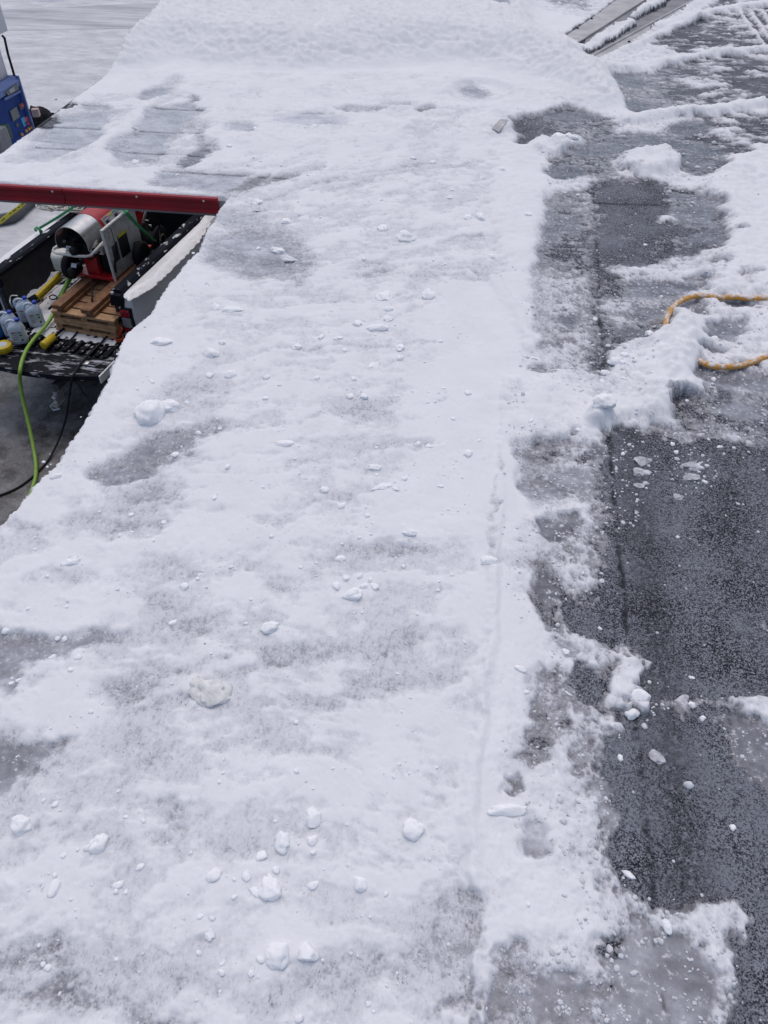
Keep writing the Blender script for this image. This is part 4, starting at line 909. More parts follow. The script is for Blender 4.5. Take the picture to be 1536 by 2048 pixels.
def field_pick(prob):
    def f(rnd):
        for _ in range(60):
            a, b = rnd.uniform(-20, 1700), rnd.uniform(180, 2060) if rnd.random() < .6 else rnd.uniform(240, 1200)
            p = P(a, b)
            if p.x < EDGE_X + 0.05 and p.y < LIP_Y + 0.05: continue
            c = float(sample(COV, np.array([p.x]), np.array([p.y]))[0])
            if rnd.random() < prob(a, b, c): return p.x, p.y, 1
        return None, None, 0
    return f
crumbs('snow_crumbs', 900, field_pick(lambda a, b, c: 0.9 if (a < 940 and 0.5 < c < 1.04 and (mnoise.noise(Vector((a / 70, b / 70, 3))) > 0.12)) else 0.012), 0.0026, 3, M['lump'], 'tiny crumbs of snow scattered over the scraped snow field')
crumbs('slush_crumbs', 2300, field_pick(lambda a, b, c: 0.8 if (min((a-1270)**2+(b-925)**2,(a-1385)**2+(b-945)**2,(a-1240)**2+(b-1010)**2,(a-1300)**2+(b-1400)**2) < 2600) else 0.9 if (a > 1000 and b > 200 and 0.2 < c < 0.98 and mnoise.noise(Vector((a / 50, b / 50, 9))) > 0.02) else (0.03 if a > 1100 else 0)), 0.0026, 4, M['lump_ice'], 'crumbled slush and ice grains along the border of the bare dark felt')

# ------------------------------------------------------------------ the ground
def ground_mat(name, band_=False):
    m = bpy.data.materials.new(name); m.use_nodes = True; t = m.node_tree; N = t.nodes; Lk = t.links; b = N['Principled BSDF']
    g = N.new('ShaderNodeNewGeometry')
    def noise(sc, det, st=(1, 1, 1), rot=0, rough=.6):
        mp = N.new('ShaderNodeMapping'); mp.inputs['Scale'].default_value = st; mp.inputs['Rotation'].default_value = (0, 0, rot); Lk.new(g.outputs['Position'], mp.inputs[0])
        n = N.new('ShaderNodeTexNoise'); n.inputs['Scale'].default_value = sc; n.inputs['Detail'].default_value = det; n.inputs['Roughness'].default_value = rough; Lk.new(mp.outputs[0], n.inputs['Vector']); return n.outputs['Fac']
    def ramp(v, a, c, ca, cb):
        r = N.new('ShaderNodeValToRGB'); r.color_ramp.elements[0].position = a; r.color_ramp.elements[1].position = c
        r.color_ramp.elements[0].color = (*ca, 1); r.color_ramp.elements[1].color = (*cb, 1); Lk.new(v, r.inputs[0]); return r.outputs[0]
    def mix(f, a, c):
        q = N.new('ShaderNodeMix'); q.data_type = 'RGBA'; Lk.new(f, q.inputs[0]); Lk.new(a, q.inputs[6]); Lk.new(c, q.inputs[7]); return q.outputs[2]
    slush = ramp(noise(2.6, 8, (1, 1, 1), 0, .7), .40, .62, (.040, .036, .034), (.20, .197, .20))
    bits = ramp(noise(24, 5), .60, .72, (0, 0, 0), (1, 1, 1))
    pale = ramp(noise(9, 4), 0, 1, (.26, .26, .27), (.34, .34, .36))
    slush = mix(bits, slush, pale)
    packed = ramp(noise(1.6, 9, (0.7, 1.3, 1), 0.25, .72), .34, .66, (.46, .47, .49), (.72, .73, .745))
    tracks = ramp(noise(2.2, 8, (0.30, 1.5, 1), 0.45, .7), .58, .70, (0, 0, 0), (.8, .8, .8))
    grey = ramp(noise(5, 4), 0, 1, (.36, .37, .39), (.42, .43, .45))
    packed = mix(tracks, packed, grey)
    if band_:
        packed = ramp(noise(1.2, 9, (0.22, 1.5, 1), 0.20, .72), .36, .62, (.34, .35, .37), (.62, .63, .65))
    sx = N.new('ShaderNodeSeparateXYZ'); Lk.new(g.outputs['Position'], sx.inputs[0])
    w1 = N.new('ShaderNodeMath'); w1.operation = 'MULTIPLY_ADD'; Lk.new(noise(1.1, 6), w1.inputs[0]); w1.inputs[1].default_value = 4.0; Lk.new(sx.outputs[1], w1.inputs[2])
    w2 = N.new('ShaderNodeMapRange'); w2.inputs[1].default_value = 9.6; w2.inputs[2].default_value = 11.4; Lk.new(w1.outputs[0], w2.inputs[0])
    Lk.new(mix(w2.outputs[0], slush, packed), b.inputs['Base Color'])
    rr = N.new('ShaderNodeMapRange'); rr.inputs[3].default_value = .45; rr.inputs[4].default_value = .85; Lk.new(w2.outputs[0], rr.inputs[0]); Lk.new(rr.outputs[0], b.inputs['Roughness'])
    bp = N.new('ShaderNodeBump'); bp.inputs['Strength'].default_value = .6; bp.inputs['Distance'].default_value = .04
    Lk.new(noise(4, 7), bp.inputs['Height']); Lk.new(bp.outputs[0], b.inputs['Normal'])
    return m
bm = BM(); box(bm, (-1500, -1500, -0.5), (1500, 1500, 0)); tag(obj('ground', bm, ground_mat('slush_and_packed_snow')), kind='structure')
bm = BM(); pts = [P(-900, 48, 0), P(0, 62, 0), P(500, 52, 0), P(1100, 20, 0), P(1100, -30, 0), P(500, -2, 0), P(0, 20, 0), P(-900, 16, 0)]
prism(bm, [(p.x, p.y) for p in pts], 0.0, 0.006); tag(obj('road', bm, ground_mat('rutted_road_snow', True)), kind='structure')
bm = BM()
bankp = [P(x, y, 0) for x, y in ((-900, 12), (-300, 15), (0, 15), (150, 12), (300, 5), (520, -6), (900, -28))]
tube(bm, smoothpath([(p.x, p.y + 1.5, -0.55) for p in bankp], 8), 0.85, 10)
for v in bm.verts:
    v.co += Vector((0, 0.4 * mnoise.noise(v.co * 0.5), 0.25 * mnoise.noise(v.co * 0.8)))
tag(obj('snow_bank', bm, M['lump'], None, True), kind='structure')

# ------------------------------------------------------------------ pickup truck, backed up beside the building with its tailgate down
TA = rad(8); TD = Vector((math.sin(TA), math.cos(TA), 0)); TR = Vector((math.cos(TA), -math.sin(TA), 0)); TO = Vector((-5.078, 7.685, 0))
F = frame(TO, TR, TD)
def W(u, w_, z): return F @ Vector((u, w_, z))
def TLc(px, py, z):
    p = P(px, py, z) - TO; return Vector((p.dot(TR), p.dot(TD), z))
FL = 0.90
tr = thing('pickup_truck', W(0, 0.9, 0), 'white pickup truck with black bed rails and open snowy tailgate', 'truck')
def bodyside(s):
    bm = BM(); secs = []
    for wv, k, zt in ((-0.03, .93, 1.30), (0.0, .96, 1.385), (0.10, .985, 1.40), (0.5, 1.0, 1.41), (1.3, 1.0, 1.41), (2.25, 1.0, 1.41)):
        o = 1.07 * k
        secs.append([(o - .16, zt), (o - .05, zt), (o - .012, zt - .05), (o + .005, zt - .16), (o + .0, 1.12), (o - .01, 1.02), (o + .012, .98), (o + .0, .75), (o - .05, .50), (o - .16, .50)])
    R = [[bm.verts.new(F @ Vector((s * p[0], sec[0], p[1]))) for p in prof] for sec, prof in zip(((-0.03,), (0.0,), (0.10,), (0.5,), (1.3,), (2.25,)), secs)]
    for A, B in zip(R, R[1:]):
        for i in range(len(A) - 1): bm.faces.new((A[i], A[i + 1], B[i + 1], B[i]))
        bm.faces.new((A[-1], A[0], B[0], B[-1]))
    bm.faces.new(R[0]); bm.faces.new(R[-1][::-1])
    return bm
for s in (1, -1):
    o_ = obj('bed_side', bodyside(s), M['whitepaint'], tr, True)
    md = o_.modifiers.new('es', 'EDGE_SPLIT'); md.split_angle = rad(40)
    bm = BM(); prism(bm, [(s * .76, FL), (s * .80, FL), (s * .80, 1.40), (s * .76, 1.40)], 0.0, 2.2, F, 'y'); obj('bed_wall', bm, M['bedwall'], tr)
    bm = BM(); pr = [(s * .745, 1.385), (s * .745, 1.43), (s * .77, 1.452), (s * .87, 1.452), (s * .895, 1.43), (s * .90, 1.395)]
    prism(bm, pr, 0.02, 2.2, F, 'y')
    prism(bm, [(s * .75, 1.28), (s * .76, 1.36), (s * .79, 1.42), (s * .90, 1.42), (s * .93, 1.38), (s * .92, 1.28)], -0.05, 0.02, F, 'y')
    ro = obj('rail_cap', bm, M['rail'], tr)
    bm = BM(); lathe(bm, [(0.022, 0), (0.022, 0.02), (0.012, 0.03), (0, 0.03)], frame(W(s * .80, -0.03, 1.425), TR, TD), 10); obj('latch', bm, M['silver'], ro)
    lt = BM(); box(lt, (s * .86, -0.075, .95) if s > 0 else (s * 1.0, -0.075, .95), (s * 1.0, 0.0, 1.27) if s > 0 else (s * .86, 0.0, 1.27), F, 0.02); to_ = obj('tail_lamp', lt, M['black'], tr)
    a, c = (.875, .99) if s > 0 else (-.99, -.875)
    lt = BM(); box(lt, (a, -0.092, 1.17), (c, -0.06, 1.255), F, 0.01); obj('red_lens', lt, M['lamp_red'], to_)
    lt = BM(); box(lt, (a, -0.092, .97), (c, -0.06, 1.02), F, 0.01); obj('red_lens', lt, M['lamp_red'], to_)
    lt = BM(); box(lt, (a, -0.09, 1.03), (c, -0.06, 1.16), F, 0.01); obj('clear_lens', lt, M['lamp_grey'], to_)
# right lamp also wraps round the side
bm = BM()
box(bm, (-.76, 0.0, FL - .04), (.76, 2.2, FL), F)
for k in range(15):
    u = -.70 + k * .10; box(bm, (u, 0.02, FL), (u + .05, 2.15, FL + .016), F, 0.005)
obj('bed_floor', bm, M['liner'], tr)
bm = BM(); box(bm, (-.76, 2.2, FL), (.76, 2.26, 1.43), F); obj('headboard', bm, M['black'], tr)
# tailgate lying open
def wcurve(u): return -0.86 - 0.17 * (1 - (u / .98) ** 2)
bm = BM(); us = [-.96 + i * .08 for i in range(25)]
top = [bm.verts.new(F @ Vector((u, -0.10, FL - .01))) for u in us] ; mid = [bm.verts.new(F @ Vector((u, wcurve(u) + .13, FL - .02))) for u in us]
m2 = [bm.verts.new(F @ Vector((u, wcurve(u) + .02, FL - .045))) for u in us]; m3 = [bm.verts.new(F @ Vector((u, wcurve(u), FL - .09))) for u in us]; m4 = [bm.verts.new(F @ Vector((u, wcurve(u) + .05, FL - .13))) for u in us]; m5 = [bm.verts.new(F @ Vector((u, -0.10, FL - .11))) for u in us]
LO = [top, mid, m2, m3, m4, m5]
for A, B in zip(LO, LO[1:] + LO[:1]):
    for i in range(len(us) - 1): bm.faces.new((A[i], A[i + 1], B[i + 1], B[i]))
bm.faces.new([l[0] for l in LO]); bm.faces.new([l[-1] for l in LO][::-1])
tg = obj('tailgate', bm, M['gate'], tr)
bm = BM()
for k in range(17):
    u = -.88 + k * .107; box(bm, (u, -0.56, FL - .014), (u + .052, -0.16, FL + .012), F, 0.006)
obj('tailgate_ribs', bm, M['rib'], tg)
bm = BM(); tube(bm, [W(.62, -.74, FL + .0), W(.84, -.74, FL + .0), W(.88, -.66, FL + .0)], .008, 6); lathe(bm, [(0.035, 0), (0.035, 0.008), (0.02, 0.012)], frame(W(.70, -.69, FL - .014), TR, TD), 12); obj('latch_cover', bm, M['silver'], tg)
bm = BM(); box(bm, (-.93, -0.115, FL - .02), (.93, -0.06, FL + .004), F, 0.006); obj('hinge_strip', bm, M['black'], tg)
bm = BM(); box(bm, (.965, -.88, FL - .12), (.985, -.12, FL - .02), F, 0.008); obj('gate_end', bm, M['whitepaint'], tg)
bm = BM(); box(bm, (-.95, -0.32, .44), (.95, -0.02, .62), F, 0.05); obj('bumper', bm, M['black'], tr)
for s in (1, -1):
    for wv in (1.0, 4.4):
        Fw = frame(W(s * .76, wv, .40), (0, 0, 1), TD, TR * s)
        bm = BM(); lathe(bm, [(0.24, 0), (0.37, 0.0), (0.40, 0.04), (0.40, 0.20), (0.37, 0.24), (0.24, 0.24)], Fw, 28); wh = obj('wheel', bm, M['blackmatte'], tr, True)
        bm = BM(); lathe(bm, [(0.24, 0.05), (0.24, 0.22), (0.20, 0.20), (0.08, 0.18), (0.0, 0.20)], Fw, 20); obj('rim', bm, M['silver'], wh)
# cab and bonnet (under the small roof)
bm = BM(); prism(bm, [(2.3, .5), (5.6, .5), (5.65, 1.05), (5.5, 1.18), (4.3, 1.28), (2.3, 1.38)], -1.0, 1.0, F @ Matrix(((0, 0, 1, 0), (1, 0, 0, 0), (0, 1, 0, 0), (0, 0, 0, 1))))
obj('cab_body', bm, M['whitepaint'], tr)
bm = BM(); MX = F @ Matrix(((0, 0, 1, 0), (1, 0, 0, 0), (0, 1, 0, 0), (0, 0, 0, 1)))
prism(bm, [(2.34, 1.38), (4.35, 1.29), (3.75, 1.86), (2.5, 1.88)], -.86, .86, MX); cb = obj('cab_windows', bm, M['glass'], tr)
bm = BM(); prism(bm, [(2.45, 1.87), (3.80, 1.85), (3.7, 1.93), (2.55, 1.95)], -.88, .88, MX); obj('cab_roof', bm, M['whitepaint'], tr)
# tow hitch under the tailgate
hb = P(118, 775, .50); hi = thing('tow_hitch', Vector((hb.x, hb.y, .3)), 'silver tow hitch with ball under the middle of the open tailgate', 'hitch')
bm = BM(); box(bm, (-.04, -.05, .50), (.04, .55, .58), frame(hb * 1.0 - Vector((0, 0, hb.z)), TR, TD)); obj('receiver', bm, M['rim'], hi)
bm = BM(); Fh = frame(Vector((hb.x, hb.y, 0)), TR, TD); box(bm, (-.03, -.10, .34), (.03, .02, .50), Fh, .01); box(bm, (-.04, -.17, .32), (.04, .0, .36), Fh, .01); obj('drawbar', bm, M['silver'], hi)
bm = BM(); lathe(bm, [(.028, .36), (.03, .385), (.014, .40), (.02, .41), (.034, .43), (.03, .455), (0, .465)], frame(Vector((hb.x, hb.y, 0)) - TD * .12, TR, TD), 14); obj('ball', bm, M['silver'], hi, True)
bm = BM(); tube(bm, [Fh @ Vector((-.05, -.1, .34)), Fh @ Vector((-.10, -.13, .30)), Fh @ Vector((-.05, -.16, .27)), Fh @ Vector((.02, -.12, .28))], .012, 6); obj('safety_loop', bm, M['silver'], hi)

# snow lying in the bed
def patch(name, outline, z0, hgt, m, label, seed, cell=.02, freq=5, n_amp=.5, cat='snow'):
    w2 = [TLc(a, b, z0) for a, b in outline]; us_ = [p.x for p in w2]; ws_ = [p.y for p in w2]; bm = BM(); V_ = {}
    nu = int((max(us_) - min(us_)) / cell) + 2; nw = int((max(ws_) - min(ws_)) / cell) + 2
    for i in range(nu):
        for j in range(nw):
            u = min(us_) + i * cell; v = min(ws_) + j * cell; ins = False; dm = 9
            for k in range(len(w2)):
                a, b = w2[k], w2[(k + 1) % len(w2)]
                if (a.y > v) != (b.y > v) and u < (b.x - a.x) * (v - a.y) / (b.y - a.y + 1e-9) + a.x: ins = not ins
                ab = Vector((b.x - a.x, b.y - a.y)); ap = Vector((u - a.x, v - a.y)); t_ = max(0, min(1, ap.dot(ab) / (ab.length_squared + 1e-9))); dm = min(dm, (ap - ab * t_).length)
            d = (dm if ins else -dm) + .03 * mnoise.noise(Vector((u * freq, v * freq, seed)))
            nz = mnoise.fractal(Vector((u * freq, v * freq, seed + 3)), 0.9, 2.1, 4)
            h = hgt * (1 - math.exp(-max(d, 0) / .10)) * (1 + n_amp * nz) - .004
            if d > -.01: V_[i, j] = bm.verts.new(F @ Vector((u, v, z0 + h)))
    for (i, j) in list(V_):
        if all(k in V_ for k in ((i + 1, j), (i + 1, j + 1), (i, j + 1))): bm.faces.new((V_[i, j], V_[i + 1, j], V_[i + 1, j + 1], V_[i, j + 1]))
    o = obj(name, bm, m, None, True); return tag(o, label, cat, None, 'stuff')
patch('bed_snow_heap', [(28, 585), (32, 560), (60, 530), (90, 515), (130, 500), (150, 520), (130, 540), (118, 560), (95, 575), (75, 600), (40, 612)], FL + .01, .16, M['lump'], 'heap of trodden snow in the left side of the truck bed', 4, .018, 6, .7)
patch('bed_snow_film', [(70, 620), (90, 590), (110, 570), (140, 560), (130, 590), (112, 620), (112, 650), (90, 665), (70, 660)], FL + .012, .022, M['lump_ice'], 'thin patchy snow between the jugs and the pallets', 9, .012, 9, 1.2)
patch('bed_snow_strip', [(70, 655), (110, 655), (240, 680), (236, 692), (150, 680), (60, 668)], FL + .012, .016, M['lump_ice'], 'thin snow strip on the bed floor in front of the pallets', 19, .012, 12, 1.4)

patch('rail_snow', [(246, 590), (268, 572), (300, 556), (316, 536), (340, 512), (352, 494), (372, 474), (398, 448), (404, 430), (424, 428), (420, 448), (396, 486), (352, 530), (306, 574), (258, 602)], 1.408, .050, M['lump'], 'snow clinging along the outer side of the right bed rail', 23, .012, 16, .25)

# ------------------------------------------------------------------ load: pallets, timbers, pressure washer
def pallet(z0, label, uo=0.0):
    t = thing('wooden_pallet', W(.42 + uo, .25, z0), label, 'pallet', 'stacked pallets under the washer')
    for k, wv in enumerate((-.20, .22, .62)):
        bm = BM(); box(bm, (uo, wv, z0), (.83 + uo, wv + .09, z0 + .045), F, .004); obj('bottom_board', bm, M['wood_light'], t)
    for u in (.0, .37, .73):
        for wv in (-.19, .23, .63):
            bm = BM(); box(bm, (u + .005 + uo, wv, z0 + .045), (u + .095 + uo, wv + .08, z0 + .095), F, .004); obj('block', bm, M['wood'], t)
    for k in range(6):
        wv = -.205 + k * .155; bm = BM(); box(bm, (uo - .004, wv, z0 + .095), (.834 + uo, wv + .125, z0 + .125), F, .004); obj('top_board', bm, M['wood_light'] if k == 0 else M['wood'], t)
    return t
pallet(FL + .016, 'lower wooden pallet on the truck bed floor, just behind the tailgate')
pallet(FL + .145, 'upper wooden pallet carrying two brown timbers', 0.01)
ZT = FL + .27
for (px, py, lab) in ((127, 607, 'left brown timber bearing the washer on the pallets'), (190, 612, 'right brown timber bearing the washer on the pallets')):
    c = TLc(px, py, ZT + .05); bm = BM()
    box(bm, (c.x - .065, -.22, ZT + .048), (c.x + .065, .95, ZT + .10), F, .005); box(bm, (c.x - .03, -.19, ZT + .002), (c.x + .085, .95, ZT + .046), F, .005)
    solo('timber', bm, M['beam'], W(c.x, 0, ZT), lab, 'timber', 'timbers under the washer')
ZW = ZT + .105
b0 = TLc(194, 558, ZW); WU, WW = b0.x, b0.y
FW = frame(W(WU, WW, ZW), TR, TD)
ws = thing('pressure_washer', W(WU, WW, ZW), 'red pressure washer with stainless steel hood and grey side panel in the truck bed', 'pressure washer')
def wbox(name, lo, hi, m, bev=.006, parent=None):
    bm = BM(); box(bm, lo, hi, FW, bev); return obj(name, bm, m, parent or ws)
wbox('base_plate', (-.27, 0, 0), (.24, .95, .035), M['red_dirty'])
wbox('front_panel', (-.15, .05, .035), (.03, .12, .30), M['red_dirty'])
wbox('engine', (-.20, .16, .035), (.20, .85, .42), M['black'], .03)
wbox('engine_shroud', (-.22, .00, .30), (-.02, .25, .44), M['black'], .04)
HC, HR = Vector((-.12, 0, .475)), .218
def hood(name, w0, w1, m, r=HR, a0=-28, a1=205, th=.008):
    bm = BM(); n = 26; A = []; B = []
    for wv in (w0, w1):
        for rr_ in (r, r - th):
            A.append([bm.verts.new(FW @ Vector((HC.x + rr_ * math.cos(rad(a0 + (a1 - a0) * i / n)), wv, HC.z + rr_ * math.sin(rad(a0 + (a1 - a0) * i / n))))) for i in range(n + 1)])
    o0, i0, o1, i1 = A
    for i in range(n):
        bm.faces.new((o0[i], o0[i + 1], o1[i + 1], o1[i])); bm.faces.new((i0[i], i1[i], i1[i + 1], i0[i + 1])); bm.faces.new((o0[i], i0[i], i0[i + 1], o0[i + 1])); bm.faces.new((o1[i], o1[i + 1], i1[i + 1], i1[i]))
    bm.faces.new((o0[0], o1[0], i1[0], i0[0])); bm.faces.new((o0[n], i0[n], i1[n], o1[n]))
    return obj(name, bm, m, ws, True)
hd = hood('steel_hood', -.12, .26, M['steel'], HR, -12, 200); hd.modifiers.new('es', 'EDGE_SPLIT').split_angle = rad(50)
hd = hood('red_drum', .26, 1.05, M['red_dirty'], HR + .004, -40, 220, .01); hd.modifiers.new('es', 'EDGE_SPLIT').split_angle = rad(50)
bm = BM(); lathe(bm, [(HR - .02, .20), (HR - .02, .24), (0, .24)], FW @ Matrix.Translation(HC) @ Matrix.Rotation(rad(-90), 4, 'X'), 28); obj('drum_end', bm, M['black'], ws)
# decal sheet on the shoulder of the drum
bm = BM(); n = 8; a_ = []; b_ = []
for i in range(n + 1):
    an = rad(5 + 38 * i / n)
    for lst, wv in ((a_, .30), (b_, .86)): lst.append(bm.verts.new(FW @ Vector((HC.x + (HR + .012) * math.cos(an), wv, HC.z + (HR + .012) * math.sin(an)))))
for i in range(n): bm.faces.new((a_[i], a_[i + 1], b_[i + 1], b_[i]))
dc = obj('decal', bm, M['panel_grey'], ws)
def decal_strip(w0, w1, a0, a1, m):
    bm = BM(); q_ = []
    for wv, an in ((w0, a0), (w0, a1), (w1, a1), (w1, a0)): q_.append(bm.verts.new(FW @ Vector((HC.x + (HR + .0165) * math.cos(rad(an)), wv, HC.z + (HR + .0165) * math.sin(rad(an))))))
    bm.faces.new(q_); obj('decal_mark', bm, m, dc)
for k, m_ in enumerate(('ink_red', 'yellow', 'ink_green', 'cyan', 'cap')): decal_strip(.34 + k * .10, .42 + k * .10, 36, 41, M[m_])
for k in range(5): decal_strip(.34 + k * .10, .405 + k * .10, 14 + (k % 2) * 3, 30, M['label'] if k % 2 else M['ink_black'])
# grey side panel in a white frame
wbox('side_panel', (.235, .03, .02), (.25, .74, .62), M['panel_grey'], .002)
fr_ = BM(); pts = [(.245, .02, .0), (.245, .0, .64), (.245, .74, .645), (.245, .72, .30), (.245, .60, .04)]
tube(fr_, [FW @ Vector(p) for p in pts[:3]], .018, 8); obj('panel_frame', fr_, M['tube_white'], ws)
wbox('panel_opening', (.249, .26, .18), (.254, .46, .46), M['black'], .001); wbox('panel_sticker', (.254, .27, .43), (.257, .45, .47), M['yellow_strap'], .001)
wbox('panel_sticker', (.249, .54, .14), (.254, .62, .24), M['ink_black'], .001); wbox('panel_sticker', (.249, .10, .20), (.254, .22, .40), M['ink_black'], .001); wbox('panel_seam', (.249, .18, .42), (.253, .19, .60), M['black'], .001)
bm = BM(); tube(bm, smoothpath([FW @ Vector((.262, .20, .42)), FW @ Vector((.27, .16, .3)), FW @ Vector((.262, .08, .22)), FW @ Vector((.262, .05, .1))], 5), .012, 6); obj('panel_hose', bm, M['black'], ws)
# white push handle
hz = ZW + .36
bm = BM(); path = [P(a, b, z) for a, b, z in ((207, 484, hz + .08), (181, 511, hz), (172, 513, hz - .01), (150, 512, hz - .01), (112, 506, hz), (106, 502, hz), (108, 497, hz + .02), (131, 481, hz + .08))]
tube(bm, path, .017, 8); obj('handle', bm, M['tube_white'], ws, True)
for (px, py, z, sx, sz, nm, m_) in ((138, 502, ZW + .40, .085, .11, 'label_plate', 'label'), (183, 500, ZW + .36, .05, .06, 'gauge_plate', 'label'), (148, 531, ZW + .22, .07, .05, 'label_plate', 'label')):
    c = P(px, py, z); Fp = frame(c, TR, Vector((TD.x * .6, TD.y * .6, .8)), Vector((-TD.x * .8, -TD.y * .8, .6))); bm = BM(); box(bm, (-sx / 2, -sz / 2, 0), (sx / 2, sz / 2, .006), Fp, .002); lp = obj(nm, bm, M[m_], ws)
    if nm == 'label_plate' and z > ZW + .3:
        for k, mm in enumerate(('ink_black', 'ink_black', 'yellow')):
            bm = BM(); box(bm, (-sx * .35, sz * (.3 - .25 * k) - .006, .0065), (sx * .3, sz * (.3 - .25 * k) + .004, .0075), Fp); obj('print_line', bm, M[mm], lp)
bm = BM(); c = P(150, 540, ZW + .12); lathe(bm, [(.05, -.1), (.06, -.08), (.06, .08), (.045, .1)], frame(c, TR, (0, 0, 1), -TD), 14); obj('pump_head', bm, M['black'], ws, True)
for (u, wv) in ((.33, .55), (-.34, .02)):
    Fw = FW @ Matrix.Translation((u, wv, .115)) @ Matrix.Rotation(rad(90), 4, 'Y')
    bm = BM(); lathe(bm, [(.07, -.045), (.13, -.05), (.155, -.03), (.155, .03), (.13, .05), (.07, .045)], Fw, 24); wl = obj('wheel', bm, M['blackmatte'], ws, True)
    bm = BM(); lathe(bm, [(0, -.03), (.07, -.03), (.07, .03), (.02, .045), (0, .045)], Fw, 14); obj('hub', bm, M['rim'], wl)
for k, (u, wv, z) in enumerate(((.262, .08, .56), (.262, .66, .56), (.262, .08, .06), (.262, .62, .08), (.262, .48, .12))):
    bm = BM(); lathe(bm, [(.012, 0), (.012, .004), (0, .006)], FW @ Matrix.Translation((u - .011, wv, z)) @ Matrix.Rotation(rad(90), 4, 'Y'), 8); obj('bolt', bm, M['silver'], ws)
bm = BM(); lathe(bm, [(.05, 0), (.055, .01), (.055, .10), (.03, .12)], FW @ Matrix.Translation((-.12, -.04, .40)) @ Matrix.Rotation(rad(90), 4, 'X'), 16); obj('burner_fan', bm, M['black'], ws, True)
bm = BM(); tube(bm, smoothpath([FW @ Vector(p) for p in ((-.26, .0, .30), (-.20, -.06, .42), (-.08, -.08, .36), (.02, -.04, .28), (.10, .06, .34))], 5), .012, 6); obj('fuel_line', bm, M['black'], ws)
bm = BM(); tube(bm, smoothpath([FW @ Vector(p) for p in ((.04, .02, .40), (.10, -.03, .30), (.14, .02, .15), (.10, .10, .08))], 5), .010, 6); obj('fuel_line', bm, M['black'], ws)
wbox('control_box', (.02, .06, .30), (.14, .16, .40), M['silver'], .006); wbox('lower_tank', (.06, .10, .04), (.22, .62, .30), M['blackmatte'], .02)
# cream float tank beside it
c = P(128, 528, ZW); bm = BM()
lathe(bm, [(.0, -.06), (.10, -.06), (.13, -.03), (.13, .12), (.11, .16), (.05, .17), (0, .17)], frame((c.x, c.y, ZW), TR, TD), 18)
solo('float_tank', bm, M['cream'], (c.x, c.y, ZW - .06), 'cream plastic tank at the left foot of the red pressure washer', 'tank', smooth=True)

# ------------------------------------------------------------------ jugs and small tools
def jug(px, py, rot, label, m='jug', group='plastic jugs with blue caps'):
    b = P(px, py, FL + .016); t = thing('plastic_jug', b, label, 'jug', group)
    Fj = frame(b, (math.cos(rot), math.sin(rot), 0), (-math.sin(rot), math.cos(rot), 0))
    bm = BM(); R = []
    for (z, a, d, cx) in ((0, .080, .052, 0), (.012, .092, .062, 0), (.05, .092, .062, 0), (.19, .092, .062, 0), (.215, .086, .058, .0), (.245, .066, .044, .012), (.262, .040, .030, .035), (.275, .024, .022, .045), (.285, .022, .022, .045)):
        ring = []
        for k in range(20):
            an = 2 * math.pi * k / 20; ca, sa = math.cos(an), math.sin(an); e = .45 if z < .25 else .8
            ring.append(bm.verts.new(Fj @ Vector((cx + a * math.copysign(abs(ca) ** e, ca), d * math.copysign(abs(sa) ** e, sa), z))))
        R.append(ring)
    for A, B in zip(R, R[1:]):
        for k in range(20): bm.faces.new((A[k], A[(k + 1) % 20], B[(k + 1) % 20], B[k]))
    bm.faces.new(R[0][::-1]); bm.faces.new(R[-1]); obj('body', bm, M[m], t, True)
    bm = BM(); tube(bm, smoothpath([Fj @ Vector(p) for p in ((.02, 0, .268), (-.03, 0, .292), (-.075, 0, .278), (-.088, 0, .235), (-.082, 0, .19))], 4), .016, 8); obj('handle', bm, M[m], t, True)
    bm = BM(); lathe(bm, [(.026, .280), (.027, .284), (.027, .305), (.023, .309), (0, .309)], Fj @ Matrix.Translation((.045, 0, 0)), 16); obj('cap', bm, M['cap'], t)
    if m == 'jug':
        bm = BM(); box(bm, (-.065, -.0655, .04), (.065, -.062, .18), Fj, .001); lb = obj('label', bm, M['label'], t)
        for (x0, x1, z0, z1, mm) in ((-.055, -.01, .155, .170, 'ink_red'), (-.055, .0, .128, .133, 'ink_green'), (.02, .055, .15, .17, 'ink_green'), (-.055, -.005, .07, .08, 'ink_red'), (-.055, .01, .10, .104, 'ink_black'), (.035, .055, .05, .075, 'ink_black'), (.03, .055, .115, .13, 'ink_black')):
            bm = BM(); box(bm, (x0, -.0672, z0), (x1, -.0658, z1), Fj); obj('print_mark', bm, M[mm], lb)
    return t
jug(42, 684, .35, 'front milky blue jug with a printed label, nearest the tailgate edge')
jug(27, 668, .35, 'milky jug half hidden behind the front one')
jug(76, 649, .55, 'rear right milky jug, closest to the pallets')
jug(57, 640, .5, 'rear left milky jug behind the others')
jug(-6, 672, .3, 'solid blue jug cut off by the left edge of the photo', 'bluejug')
def pick_path(pts): return smoothpath([P(a, b, z) for a, b, z in pts], 6)
c = P(9, 700, FL); bm = BM(); lathe(bm, [(.055, 0), (.098, 0), (.102, .006), (.102, .07), (.098, .076), (.055, .076)], frame(c, (1, 0, 0), (0, 1, 0)), 28)
bm.faces.ensure_lookup_table()
tp = thing('tape_roll', c, 'roll of yellow tape lying at the left end of the tailgate', 'tape'); obj('tape', bm, M['yellow'], tp, True)
bm = BM(); lathe(bm, [(.046, 0.004), (.056, 0.004), (.056, .078), (.046, .078)], frame(c, (1, 0, 0), (0, 1, 0)), 24); obj('core', bm, M['label'], tp)
tt = thing('hand_tool', P(98, 690, FL), 'yellow gripped hand tool with dark neck on the tailgate by the green hose', 'tool')
a, b = P(86, 692, FL + .06), P(106, 674, FL + .06); e = P(112, 669, FL + .06); g = P(128, 657, FL + .05)
